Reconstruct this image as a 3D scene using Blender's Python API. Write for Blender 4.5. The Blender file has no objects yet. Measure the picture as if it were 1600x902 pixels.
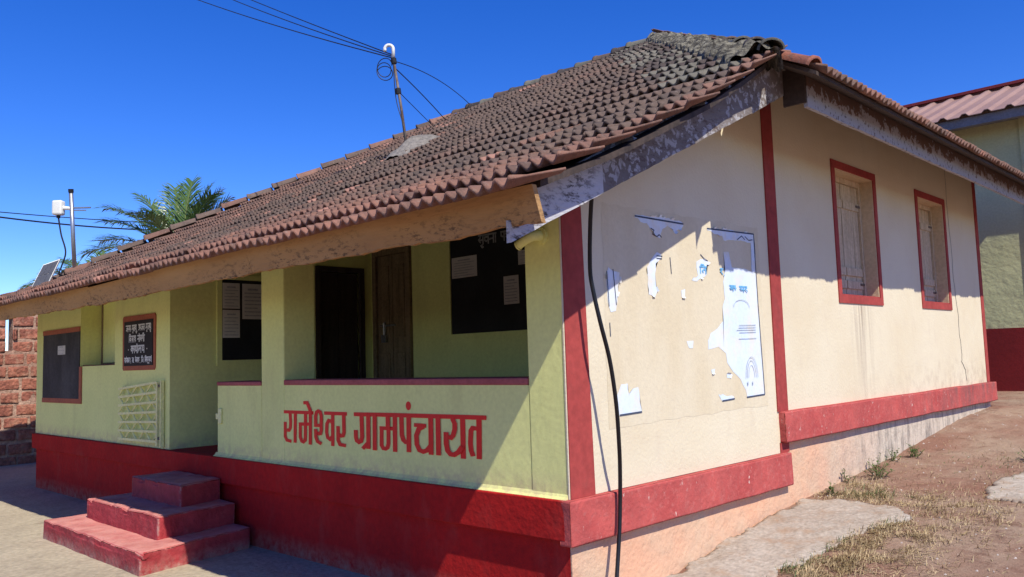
import bpy, bmesh, math, random
from mathutils import Vector, Matrix, noise
R = math.radians
random.seed(7)
sc = bpy.context.scene
C = sc.collection

# ------------------------------------------------------------------ camera
cd = bpy.data.cameras.new('camera'); cam = bpy.data.objects.new('camera', cd); C.objects.link(cam)
rt = Vector((0.71697184, 0.69644164, -0.03033858)); up = Vector((0.08114619, -0.04015492, 0.99589301)); fw = Vector((-0.69236311, 0.7164891, 0.08530353))
mw = Matrix.Identity(4)
for i in range(3):
    mw[i][0], mw[i][1], mw[i][2] = rt[i], up[i], -fw[i]
mw.translation = (3.3697, -3.9394, 0.87)
cam.matrix_world = mw
cd.sensor_width = 36; cd.lens = 29.066; cd.clip_end = 2000; cd.clip_start = 0.05
sc.camera = cam

# ------------------------------------------------------------------ sky, sun, exposure
SUN = Vector((1.0, -0.27, 1.235)).normalized()
world = bpy.data.worlds.new('World'); sc.world = world; world.use_nodes = True
wn = world.node_tree; wn.nodes.clear()
sky = wn.nodes.new('ShaderNodeTexSky'); sky.sky_type = 'NISHITA'; sky.sun_disc = False
sky.sun_elevation = math.asin(SUN.z); sky.sun_rotation = math.atan2(SUN.x, SUN.y)
sky.altitude = 0; sky.air_density = 0.8; sky.dust_density = 0.0; sky.ozone_density = 6.0
hs = wn.nodes.new('ShaderNodeHueSaturation'); hs.inputs['Hue'].default_value = 0.52; hs.inputs['Saturation'].default_value = 1.28; hs.inputs['Value'].default_value = 1.5
bg = wn.nodes.new('ShaderNodeBackground'); bg.inputs[1].default_value = 0.112
wo = wn.nodes.new('ShaderNodeOutputWorld')
wn.links.new(sky.outputs[0], hs.inputs['Color']); wn.links.new(hs.outputs[0], bg.inputs[0]); wn.links.new(bg.outputs[0], wo.inputs[0])
sl = bpy.data.lights.new('sun', 'SUN'); sl.energy = 4.9; sl.angle = R(0.5); sl.color = (1.0, 0.94, 0.83)
so = bpy.data.objects.new('sun', sl); C.objects.link(so); so.rotation_euler = SUN.to_track_quat('Z', 'Y').to_euler(); so.location = (10, -3, 12)
sc.view_settings.view_transform = 'Standard'; sc.view_settings.look = 'None'; sc.view_settings.exposure = 0.25; sc.view_settings.gamma = 1.0
sc.view_settings.use_curve_mapping = False

# ------------------------------------------------------------------ materials
MATS = {}
def newmat(name):
    m = bpy.data.materials.new(name); m.use_nodes = True; MATS[name] = m
    nt = m.node_tree; b = nt.nodes['Principled BSDF']; b.inputs['Specular IOR Level'].default_value = 0.3
    return m, nt, b
def nd(nt, t, **kw):
    n = nt.nodes.new(t)
    for k, v in kw.items():
        if k in n.inputs: n.inputs[k].default_value = v
        else: setattr(n, k, v)
    return n
def c4(c): return (c[0], c[1], c[2], 1)
def tex_noise(nt, scale, detail=4, vec=None, rough=.55, stretch=None):
    if vec is None:
        vec = nd(nt, 'ShaderNodeTexCoord').outputs['Object']
    if stretch:
        mp = nd(nt, 'ShaderNodeMapping'); mp.inputs['Scale'].default_value = stretch
        nt.links.new(vec, mp.inputs[0]); vec = mp.outputs[0]
    n = nd(nt, 'ShaderNodeTexNoise'); n.inputs['Scale'].default_value = scale; n.inputs['Detail'].default_value = detail; n.inputs['Roughness'].default_value = rough
    nt.links.new(vec, n.inputs['Vector']); return n.outputs['Fac']
def ramp(nt, fac, a, b, lo=0, hi=1):
    r = nd(nt, 'ShaderNodeMapRange'); r.inputs[1].default_value = a; r.inputs[2].default_value = b; r.inputs[3].default_value = lo; r.inputs[4].default_value = hi
    nt.links.new(fac, r.inputs[0]); return r.outputs[0]
def mixc(nt, fac, a, b, mode='MIX'):
    m = nd(nt, 'ShaderNodeMix', data_type='RGBA', blend_type=mode)
    for s, v in ((0, fac), (6, a), (7, b)):
        if isinstance(v, (int, float)): m.inputs[s].default_value = v
        elif isinstance(v, tuple): m.inputs[s].default_value = c4(v)
        else: nt.links.new(v, m.inputs[s])
    return m.outputs[2]
def mth(nt, op, a, b=None):
    m = nd(nt, 'ShaderNodeMath', operation=op)
    for s, v in ((0, a), (1, b)):
        if v is None: continue
        if isinstance(v, (int, float)): m.inputs[s].default_value = v
        else: nt.links.new(v, m.inputs[s])
    return m.outputs[0]
def bump(nt, b, h, strength, dist=.01):
    bm = nd(nt, 'ShaderNodeBump'); bm.inputs['Strength'].default_value = strength; bm.inputs['Distance'].default_value = dist
    nt.links.new(h, bm.inputs['Height']); nt.links.new(bm.outputs[0], b.inputs['Normal'])
def M(name, col, col2=None, rough=.85, scale=1.6, lo=.4, hi=.65, fine=.25, fscale=30, bmp=.35, bscale=60, bdist=.006, stretch=None, dirt=None, metal=0, dust=None, splash=None, wear=None):
    """plain procedural surface: two tones by broad noise, fine speckle, bump"""
    m, nt, b = newmat(name)
    col2 = col2 or tuple(x * .85 for x in col)
    f = ramp(nt, tex_noise(nt, scale, 6, stretch=stretch), lo, hi)
    c = mixc(nt, f, col, col2)
    sp = ramp(nt, tex_noise(nt, fscale, 5), .3, .7, 1 - fine, 1 + fine * .4)
    g = nd(nt, 'ShaderNodeCombineColor')
    for i in range(3): nt.links.new(sp, g.inputs[i])
    c = mixc(nt, 1.0, c, g.outputs[0], 'MULTIPLY')
    if splash:  # mud thrown up from the ground: (colour, z of the ground, reach)
        sx_ = nd(nt, 'ShaderNodeSeparateXYZ'); nt.links.new(nd(nt, 'ShaderNodeTexCoord').outputs['Object'], sx_.inputs[0])
        k = mth(nt, 'MULTIPLY', ramp(nt, sx_.outputs[2], splash[1], splash[1] + splash[2], 1, 0), ramp(nt, tex_noise(nt, 9, 8, rough=.75), .38, .62))
        c = mixc(nt, mth(nt, 'MULTIPLY', k, .85), c, splash[0])
    if dirt:   # (colour, scale, lo, hi, stretch, amount)
        d = ramp(nt, tex_noise(nt, dirt[1], 8, stretch=dirt[4], rough=.65), dirt[2], dirt[3], 0, dirt[5])
        c = mixc(nt, d, c, dirt[0])
    if wear:   # paint rubbed off the corners down to cement
        pn_ = nd(nt, 'ShaderNodeNewGeometry').outputs['Pointiness']
        k = mth(nt, 'MULTIPLY', ramp(nt, pn_, .515, .56), ramp(nt, tex_noise(nt, 13, 7, rough=.7), .46, .60))
        c = mixc(nt, mth(nt, 'MULTIPLY', k, .8), c, wear)
    if dust:   # trodden dust lies on the level tops
        sp_ = nd(nt, 'ShaderNodeSeparateXYZ'); nt.links.new(nd(nt, 'ShaderNodeNewGeometry').outputs['Normal'], sp_.inputs[0])
        c = mixc(nt, mth(nt, 'MULTIPLY', ramp(nt, sp_.outputs[2], .7, .95), ramp(nt, tex_noise(nt, 6, 6), .3, .6, .45, .9)), c, dust)
    nt.links.new(c, b.inputs['Base Color']); b.inputs['Roughness'].default_value = rough; b.inputs['Metallic'].default_value = metal
    if bmp: bump(nt, b, mth(nt, 'ADD', tex_noise(nt, bscale, 6), mth(nt, 'MULTIPLY', tex_noise(nt, bscale * .12, 3), 2.0)), bmp, bdist)
    return m
# front wall paint
M('green_paint', (.81, .82, .31), (.75, .77, .285), fine=.08, bmp=.30, bscale=14, bdist=.010, dirt=((.50, .47, .19), 2.6, .54, .78, (1, 1, .30), .45), splash=((.52, .40, .25), .0, .16))
M('red_paint', (.44, .009, .007), (.36, .007, .006), fine=.2, fscale=18, rough=.9, bmp=.6, bscale=26, bdist=.010, dirt=((.36, .045, .035), 3.5, .52, .75, (1, 1, .5), .6), splash=((.34, .20, .14), -.80, .20))
M('red_step', (.42, .05, .055), (.34, .035, .04), fine=.25, fscale=14, rough=.8, bmp=.7, bscale=24, bdist=.015, dirt=((.5, .2, .17), 4, .55, .8, None, .5), dust=(.60, .27, .22), splash=((.40, .30, .23), -.80, .12), wear=(.42, .30, .25))
M('pink_coping', (.45, .12, .12), (.38, .09, .09), fine=.2, bmp=.4, bscale=24)
M('cream_reveal', (.62, .50, .33), (.55, .42, .26), fine=.15)
M('letter_red', (.80, .012, .007), (.74, .010, .006), fine=.1, rough=.5, bmp=.2)
M('board_black', (.012, .012, .014), (.02, .021, .023), fine=.3, rough=.7, scale=3, bmp=.1)
M('slate_board', (.035, .038, .042), (.07, .072, .074), fine=.3, rough=.8, scale=2.5, bmp=.1, stretch=(1, 1, .4))
M('orange_frame', (.42, .13, .07), (.36, .11, .07), fine=.2)
M('paper', (.62, .60, .56), (.56, .54, .50), fine=.06, bmp=.1)
M('ink', (.05, .05, .06), rough=.9, bmp=0)
M('faint_ink', (.38, .39, .42), rough=.9, bmp=0)
M('white_letter', (.75, .75, .72), rough=.7, bmp=0, fine=.1)
M('chalk_letter', (.35, .35, .34), rough=.9, bmp=0, fine=.3)
M('poster_paper', (.68, .74, .80), (.60, .71, .82), fine=.05, scale=2, bmp=.15, bscale=20, dirt=((.70, .64, .52), 6, .48, .66, None, .75))
M('adhesive', (.655, .58, .415), (.62, .535, .365), fine=.06, scale=3, bmp=.3, stretch=(1, 1, .4))
M('poster_print', (.46, .53, .62), rough=.9, bmp=0)
M('window_red', (.37, .058, .050), (.31, .045, .040), fine=.2, fscale=16, bmp=.5, bscale=24, dirt=((.20, .06, .05), 5, .56, .78, None, .5))
M('poster_line', (.06, .08, .13), rough=.8, bmp=0)
M('poster_blue', (.16, .45, .74), rough=.8, bmp=0, fine=.3)
M('gate_paint', (.88, .85, .40), (.80, .77, .36), fine=.2, rough=.5)
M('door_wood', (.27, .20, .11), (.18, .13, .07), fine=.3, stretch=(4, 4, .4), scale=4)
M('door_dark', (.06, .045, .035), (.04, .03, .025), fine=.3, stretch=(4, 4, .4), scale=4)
M('steel', (.42, .43, .44), (.34, .35, .36), rough=.4, metal=.8, fine=.15, bmp=.1)
M('iron_dark', (.03, .028, .027), rough=.5, metal=.5)
M('rust_iron', (.20, .16, .13), (.12, .08, .06), rough=.7, metal=.3, scale=8)
M('rubber', (.010, .010, .011), (.014, .014, .015), rough=.38, fine=.1, bmp=.05)
M('wire', (.012, .012, .014), rough=.6, bmp=0)
M('white_plastic', (.78, .78, .72), (.70, .70, .62), rough=.4, fine=.06, bmp=0)
M('panel_cell', (.06, .065, .075), (.09, .09, .10), rough=.25, fine=.2, bmp=0)
M('shutter_wood', (.60, .49, .33), (.48, .38, .25), fine=.2, scale=5, stretch=(5, 5, .5), dirt=((.22, .18, .14), 6, .58, .75, (6, 6, .4), .7))
M('concrete', (.45, .38, .265), (.38, .315, .22), fine=.25, fscale=22, scale=.9, bmp=.8, bscale=28, bdist=.012, dirt=((.20, .155, .11), 1.6, .55, .72, None, .75))
M('apron_concrete', (.43, .375, .31), (.37, .315, .255), fine=.3, fscale=30, scale=2.5, bmp=.9, bscale=26, bdist=.012, dirt=((.33, .23, .155), 4.5, .50, .66, None, .85))
M('mortar', (.24, .215, .18), (.16, .145, .125), fine=.4, fscale=20, bmp=1, bscale=20, bdist=.02)
M('straw', (.52, .40, .23), (.34, .25, .12), fine=.3, fscale=8, scale=6, bmp=0)
M('weed_leaf', (.055, .11, .025), (.09, .14, .035), fine=.3, rough=.55, bmp=0)
M('palm_leaf', (.055, .11, .028), (.10, .16, .04), fine=.2, rough=.32, scale=.8, bmp=0)
M('palm_stem', (.16, .20, .06), (.13, .14, .06), rough=.5, bmp=0)
M('palm_trunk', (.16, .13, .10), (.10, .08, .065), stretch=(1, 1, 6), scale=3)
M('laterite_block', (.40, .15, .095), (.27, .095, .065), fine=.5, fscale=16, scale=3, bmp=1, bscale=22, bdist=.03, dirt=((.42, .24, .16), 5, .52, .68, None, .8))
M('laterite_mortar', (.46, .30, .22), (.36, .21, .15), fine=.4, fscale=20, bmp=1, bscale=24, bdist=.03)
M('house_green', (.58, .59, .33), (.52, .54, .30), fine=.12, scale=1.2, bmp=.6, bscale=10, bdist=.02, dirt=((.34, .33, .22), 2.5, .58, .8, (1, 1, .3), .5))
M('house_red', (.20, .012, .014), (.17, .011, .013), fine=.15, rough=.7)
M('sheet_roof', (.32, .20, .16), (.27, .165, .135), rough=.6, fine=.12, scale=.8, bmp=.1)
M('gutter', (.20, .20, .21), rough=.6, bmp=.1)
M('house_trim', (.22, .03, .03), rough=.7)
M('deck_wood', (.07, .05, .04), (.04, .03, .025), fine=.3, stretch=(1, 8, 1))
M('stone', (.55, .50, .46), (.42, .36, .32), fine=.3)

def cream_wall():
    m, nt, b = newmat('cream_paint')
    tc = nd(nt, 'ShaderNodeTexCoord').outputs['Object']
    c = mixc(nt, ramp(nt, tex_noise(nt, 1.1, 5), .4, .7), (.675, .605, .44), (.64, .555, .385))
    blot = ramp(nt, tex_noise(nt, 5, 8, stretch=(1, 1, .3), rough=.72), .56, .82, 0, .42)
    c = mixc(nt, blot, c, (.50, .40, .30))
    sep = nd(nt, 'ShaderNodeSeparateXYZ'); nt.links.new(tc, sep.inputs[0])
    # rain run-off below the first window sill
    dy = mth(nt, 'ABSOLUTE', mth(nt, 'SUBTRACT', sep.outputs[1], 4.78))
    st = mth(nt, 'MULTIPLY', ramp(nt, dy, .02, .34, 1, 0), ramp(nt, sep.outputs[2], .3, 1.33, .1, 1))
    st = mth(nt, 'MULTIPLY', st, ramp(nt, tex_noise(nt, 16, 5, stretch=(1, 1, .05)), .42, .66))
    st = mth(nt, 'MULTIPLY', st, ramp(nt, sep.outputs[2], 1.30, 1.36, .75, 0))
    c = mixc(nt, st, c, (.20, .13, .10))
    # splashed dirt above the red band at the far end
    sd = mth(nt, 'MULTIPLY', ramp(nt, sep.outputs[2], .34, .85, 1, 0), ramp(nt, sep.outputs[1], 3.5, 9, 0, 1))
    sd = mth(nt, 'MULTIPLY', sd, ramp(nt, tex_noise(nt, 7, 7, rough=.7), .45, .7, 0, .8))
    c = mixc(nt, sd, c, (.34, .25, .18))
    nt.links.new(c, b.inputs['Base Color']); b.inputs['Roughness'].default_value = .85
    bump(nt, b, mth(nt, 'ADD', tex_noise(nt, 40, 5), mth(nt, 'MULTIPLY', tex_noise(nt, 4, 3), 2.0)), .35, .01)
cream_wall()
def red_band_mat():
    m, nt, b = newmat('red_band')
    sep = nd(nt, 'ShaderNodeSeparateXYZ'); nt.links.new(nd(nt, 'ShaderNodeTexCoord').outputs['Object'], sep.inputs[0])
    c = mixc(nt, ramp(nt, tex_noise(nt, 3.5, 7, rough=.65), .36, .66), (.50, .095, .082), (.38, .060, .055))
    c = mixc(nt, ramp(nt, tex_noise(nt, 16, 8, rough=.75), .52, .70, 0, .55), c, (.56, .20, .17))
    # black damp stains, heaviest on the long band's far end
    k = mth(nt, 'MULTIPLY', ramp(nt, sep.outputs[1], 5.0, 8.6, .22, 1), ramp(nt, tex_noise(nt, 5.5, 8, stretch=(1, 1, .45), rough=.7), .42, .66))
    k = mth(nt, 'MULTIPLY', k, ramp(nt, sep.outputs[2], .34, .42, .85, .10))
    c = mixc(nt, k, c, (.13, .085, .08))
    # flaked spots down to white plaster
    f = mth(nt, 'MULTIPLY', ramp(nt, tex_noise(nt, 24, 6, stretch=(1, 1, .5), rough=.7), .64, .67), ramp(nt, tex_noise(nt, 1.7, 3), .46, .58))
    c = mixc(nt, f, c, (.68, .55, .47))
    nt.links.new(c, b.inputs['Base Color']); b.inputs['Roughness'].default_value = .9
    bump(nt, b, mth(nt, 'ADD', tex_noise(nt, 34, 6), mth(nt, 'MULTIPLY', tex_noise(nt, 5, 3), 2.0)), .6, .012)
red_band_mat()
def plinth_wall():
    m, nt, b = newmat('peach_plinth')
    tc = nd(nt, 'ShaderNodeTexCoord').outputs['Object']
    sep = nd(nt, 'ShaderNodeSeparateXYZ'); nt.links.new(tc, sep.inputs[0])
    c = mixc(nt, ramp(nt, tex_noise(nt, 2.4, 6), .38, .68), (.66, .37, .23), (.60, .42, .28))
    far = ramp(nt, sep.outputs[1], 3.2, 5.2)
    c = mixc(nt, far, c, (.55, .47, .37))
    blk = mth(nt, 'MULTIPLY', ramp(nt, sep.outputs[1], 3.6, 5.4, 0, 1), ramp(nt, tex_noise(nt, 7, 8, stretch=(1, 1.2, .35), rough=.7), .46, .68, 0, .85))
    c = mixc(nt, blk, c, (.12, .105, .095))
    st = ramp(nt, tex_noise(nt, 11, 8, rough=.75), .56, .75, 0, .6)
    c = mixc(nt, st, c, (.34, .20, .13))
    nt.links.new(c, b.inputs['Base Color']); b.inputs['Roughness'].default_value = .9
    bump(nt, b, mth(nt, 'ADD', tex_noise(nt, 30, 6), mth(nt, 'MULTIPLY', tex_noise(nt, 5, 3), 2.5)), .6, .014)
plinth_wall()
def fascia_mat(name, base, base2, stain, flake, flake_amt, lowz=None):
    m, nt, b = newmat(name)
    c = mixc(nt, ramp(nt, tex_noise(nt, 2.2, 6, stretch=(.4, .4, 2)), .35, .7), base, base2)
    if flake:
        v = nd(nt, 'ShaderNodeTexVoronoi'); v.inputs['Scale'].default_value = 19
        tc = nd(nt, 'ShaderNodeTexCoord').outputs['Object']
        mx = nd(nt, 'ShaderNodeMix', data_type='VECTOR'); mx.inputs[0].default_value = .14
        ns = nd(nt, 'ShaderNodeTexNoise'); ns.inputs['Scale'].default_value = 14; ns.inputs['Detail'].default_value = 6; nt.links.new(tc, ns.inputs[0])
        nt.links.new(tc, mx.inputs[4]); nt.links.new(ns.outputs['Color'], mx.inputs[5]); nt.links.new(mx.outputs[1], v.inputs['Vector'])
        f = mth(nt, 'MULTIPLY', ramp(nt, v.outputs['Distance'], .42, .46, 1, 0), ramp(nt, tex_noise(nt, 4, 4), .40, .44))
        c = mixc(nt, mth(nt, 'MULTIPLY', f, flake_amt), c, flake)
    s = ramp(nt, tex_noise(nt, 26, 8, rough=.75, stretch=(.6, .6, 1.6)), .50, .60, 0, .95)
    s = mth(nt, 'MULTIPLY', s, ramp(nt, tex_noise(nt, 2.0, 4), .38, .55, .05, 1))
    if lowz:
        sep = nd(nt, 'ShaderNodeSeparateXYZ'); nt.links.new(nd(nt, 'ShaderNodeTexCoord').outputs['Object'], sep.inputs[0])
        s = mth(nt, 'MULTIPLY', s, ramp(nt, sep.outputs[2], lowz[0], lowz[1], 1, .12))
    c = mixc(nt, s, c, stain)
    nt.links.new(c, b.inputs['Base Color']); b.inputs['Roughness'].default_value = .85
    bump(nt, b, tex_noise(nt, 20, 7, stretch=(.5, .5, 3)), .6, .01)
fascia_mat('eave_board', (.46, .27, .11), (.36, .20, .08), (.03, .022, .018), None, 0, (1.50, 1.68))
fascia_mat('rake_board', (.20, .175, .16), (.145, .12, .105), (.09, .06, .05), (.38, .37, .37), .85)
fascia_mat('rake_board_pale', (.50, .49, .50), (.36, .35, .37), (.06, .05, .05), None, 0)
def side_board():
    m, nt, b = newmat('side_board')
    sep = nd(nt, 'ShaderNodeSeparateXYZ'); nt.links.new(nd(nt, 'ShaderNodeTexCoord').outputs['Object'], sep.inputs[0])
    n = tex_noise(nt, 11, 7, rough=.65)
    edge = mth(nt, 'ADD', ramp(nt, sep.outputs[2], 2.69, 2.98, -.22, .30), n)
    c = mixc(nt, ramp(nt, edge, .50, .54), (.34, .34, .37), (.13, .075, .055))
    c = mixc(nt, ramp(nt, tex_noise(nt, 30, 6, stretch=(1, 1, .8)), .58, .64, 0, .9), c, (.10, .075, .07))
    nt.links.new(c, b.inputs['Base Color']); b.inputs['Roughness'].default_value = .85
    bump(nt, b, n, .5, .01)
side_board()
def tile_mat(name, use_attr):
    m, nt, b = newmat(name)
    if use_attr: src = nd(nt, 'ShaderNodeAttribute', attribute_name='tint').outputs['Color']
    else: src = nd(nt, 'ShaderNodeObjectInfo').outputs['Color']
    pos = nd(nt, 'ShaderNodeNewGeometry').outputs['Position']
    c = mixc(nt, ramp(nt, tex_noise(nt, 9, 8, vec=pos, rough=.7), .48, .72, 0, .75), src, (.050, .040, .034))
    c = mixc(nt, ramp(nt, tex_noise(nt, 38, 6, vec=pos), .58, .72, 0, .55), c, (.24, .19, .15))
    nt.links.new(c, b.inputs['Base Color']); b.inputs['Roughness'].default_value = .9
    bump(nt, b, tex_noise(nt, 55, 7, vec=pos, rough=.7), .7, .008)
tile_mat('tile_single', False); tile_mat('tile_field', True)
def lichen():
    m, nt, b = newmat('lichen')
    n = tex_noise(nt, 16, 9, rough=.75)
    c = mixc(nt, ramp(nt, n, .44, .60), (.050, .044, .034), (.30, .275, .20))
    nt.links.new(c, b.inputs['Base Color']); b.inputs['Roughness'].default_value = 1
    bump(nt, b, tex_noise(nt, 30, 9, rough=.8), 1, .03)
lichen()
def soil():
    m, nt, b = newmat('soil')
    n1 = tex_noise(nt, .9, 8, rough=.6)
    c = mixc(nt, ramp(nt, n1, .38, .60), (.275, .145, .098), (.36, .255, .18))
    c = mixc(nt, ramp(nt, tex_noise(nt, 5, 9, rough=.72), .52, .70, 0, .75), c, (.17, .085, .055))
    c = mixc(nt, ramp(nt, tex_noise(nt, 34, 7, rough=.7), .60, .70, 0, .7), c, (.46, .36, .25))
    nt.links.new(c, b.inputs['Base Color']); b.inputs['Roughness'].default_value = 1
    bump(nt, b, mth(nt, 'ADD', tex_noise(nt, 40, 9, rough=.75), mth(nt, 'MULTIPLY', tex_noise(nt, 6, 5), 2.0)), .9, .025)
soil()

# ------------------------------------------------------------------ helpers
class MB:
    def __init__(s): s.v = []; s.f = []; s.c = []
    def box(s, x0, x1, y0, y1, z0, z1):
        n = len(s.v)
        s.v += [(x, y, z) for z in (z0, z1) for y in (y0, y1) for x in (x0, x1)]
        s.f += [tuple(n + i for i in q) for q in ((0, 2, 3, 1), (4, 5, 7, 6), (0, 1, 5, 4), (2, 6, 7, 3), (0, 4, 6, 2), (1, 3, 7, 5))]
        return s
    def prism(s, poly, d):                      # polygon (list of 3-D points) pushed along d
        n = len(s.v); k = len(poly); d = Vector(d)
        s.v += [tuple(p) for p in poly] + [tuple(Vector(p) + d) for p in poly]
        s.f += [tuple(n + i for i in range(k))[::-1], tuple(n + k + i for i in range(k))]
        s.f += [(n + i, n + (i + 1) % k, n + k + (i + 1) % k, n + k + i) for i in range(k)]
        return s
    def tube(s, path, r, seg=8, cap=True):
        path = [Vector(p) for p in path]; n0 = len(s.v); rr = r if isinstance(r, (list, tuple)) else [r] * len(path)
        ref = None
        for i, p in enumerate(path):
            t = (path[min(i + 1, len(path) - 1)] - path[max(i - 1, 0)]).normalized()
            if ref is None: ref = t.orthogonal().normalized()
            a = (ref - t * ref.dot(t)).normalized(); b = t.cross(a); ref = a
            s.v += [tuple(p + (a * math.cos(2 * math.pi * k / seg) + b * math.sin(2 * math.pi * k / seg)) * rr[i]) for k in range(seg)]
        for i in range(len(path) - 1):
            for k in range(seg):
                q = n0 + i * seg; s.f.append((q + k, q + (k + 1) % seg, q + seg + (k + 1) % seg, q + seg + k))
        if cap:
            s.f.append(tuple(n0 + k for k in range(seg))[::-1]); q = n0 + (len(path) - 1) * seg; s.f.append(tuple(q + k for k in range(seg)))
        return s
    def add(s, verts, faces):
        n = len(s.v); s.v += [tuple(v) for v in verts]; s.f += [tuple(n + i for i in q) for q in faces]; return s
    def build(s, name, mat, parent=None, smooth=False, bevel=0, auto=None):
        me = bpy.data.meshes.new(name); me.from_pydata(s.v, [], s.f); me.update()
        me.materials.append(MATS[mat] if isinstance(mat, str) else mat)
        if smooth: me.polygons.foreach_set('use_smooth', [True] * len(me.polygons))
        o = bpy.data.objects.new(name, me); C.objects.link(o)
        if parent: attach(o, parent)
        if bevel:
            b = o.modifiers.new('bevel', 'BEVEL'); b.width = bevel; b.segments = 2; b.limit_method = 'ANGLE'
        return o
def attach(o, parent):
    o.parent = parent; o.matrix_parent_inverse = parent.matrix_basis.inverted()   # every mesh keeps world coordinates
def tag(o, label=None, cat=None, group=None, kind=None):
    for k, v in (('label', label), ('category', cat), ('group', group), ('kind', kind)):
        if v: o[k] = v
    return o
def thing(name, loc, label, cat, group=None):
    o = bpy.data.objects.new(name, None); C.objects.link(o); o.location = loc; o.empty_display_size = .1
    return tag(o, label, cat, group)
def rough_box(name, b, mat, parent, cuts=10, amp=.006, bev=.018, seed=0, taper=0, chips=0):
    x0, x1, y0, y1, z0, z1 = b
    bm = bmesh.new(); bmesh.ops.create_cube(bm, size=1)
    for v in bm.verts:
        v.co = Vector(((x0 + x1) / 2 + v.co.x * (x1 - x0), (y0 + y1) / 2 + v.co.y * (y1 - y0), (z0 + z1) / 2 + v.co.z * (z1 - z0)))
    bmesh.ops.subdivide_edges(bm, edges=bm.edges[:], cuts=cuts, use_grid_fill=True)
    sharp = [e for e in bm.edges if len(e.link_faces) == 2 and e.calc_face_angle(0) > 1]
    bmesh.ops.bevel(bm, geom=sharp, offset=bev, segments=2, affect='EDGES', profile=.6)
    for v in bm.verts:
        n = noise.noise_vector(v.co * 7 + Vector((seed, 0, 0))) * amp + noise.noise_vector(v.co * 2.2 + Vector((seed, 3, 0))) * amp * 1.5
        v.co += n
        if taper and v.co.x > (x0 + x1) / 2: v.co.x -= taper * (v.co.y - y0) / (y1 - y0) * (v.co.x - x0) / (x1 - x0)
        if chips and v.co.z > z1 - .05 and v.co.y < y0 + .04:
            k = max(0, noise.noise(Vector((v.co.x * 9, seed, 0))) - .12); v.co.z -= k * chips; v.co.y += k * chips
    me = bpy.data.meshes.new(name); bm.to_mesh(me); bm.free(); me.materials.append(MATS[mat])
    me.polygons.foreach_set('use_smooth', [True] * len(me.polygons))
    o = bpy.data.objects.new(name, me); C.objects.link(o)
    if parent: attach(o, parent)
    return o
def ribbon(mb, pts, w, put, zs=1.0, th=.002):
    """flat painted stroke: pts in wall coordinates (a, z); put(a, z, lift) gives the 3-D point"""
    P = [Vector((a, z * zs)) for a, z in pts]; n = len(P); L = []; Rr = []
    for i in range(n):
        d1 = (P[i] - P[i - 1]).normalized() if i else (P[1] - P[0]).normalized()
        d2 = (P[i + 1] - P[i]).normalized() if i < n - 1 else d1
        t = (d1 + d2); t = t.normalized() if t.length > 1e-4 else d1
        nn = Vector((-t.y, t.x)); k = 1 / max(.5, nn.dot(Vector((-d2.y, d2.x))))
        L.append(P[i] + nn * w / 2 * k); Rr.append(P[i] - nn * w / 2 * k)
    th += .00015 * (len(mb.v) // 2 % 41)      # later strokes lie a hair proud of earlier ones
    base = len(mb.v)
    for a, b in zip(L, Rr):
        mb.v += [put(a.x, a.y / zs, th), put(b.x, b.y / zs, th)]
    for i in range(n - 1):
        q = base + i * 2; mb.f.append((q, q + 1, q + 3, q + 2))

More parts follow.
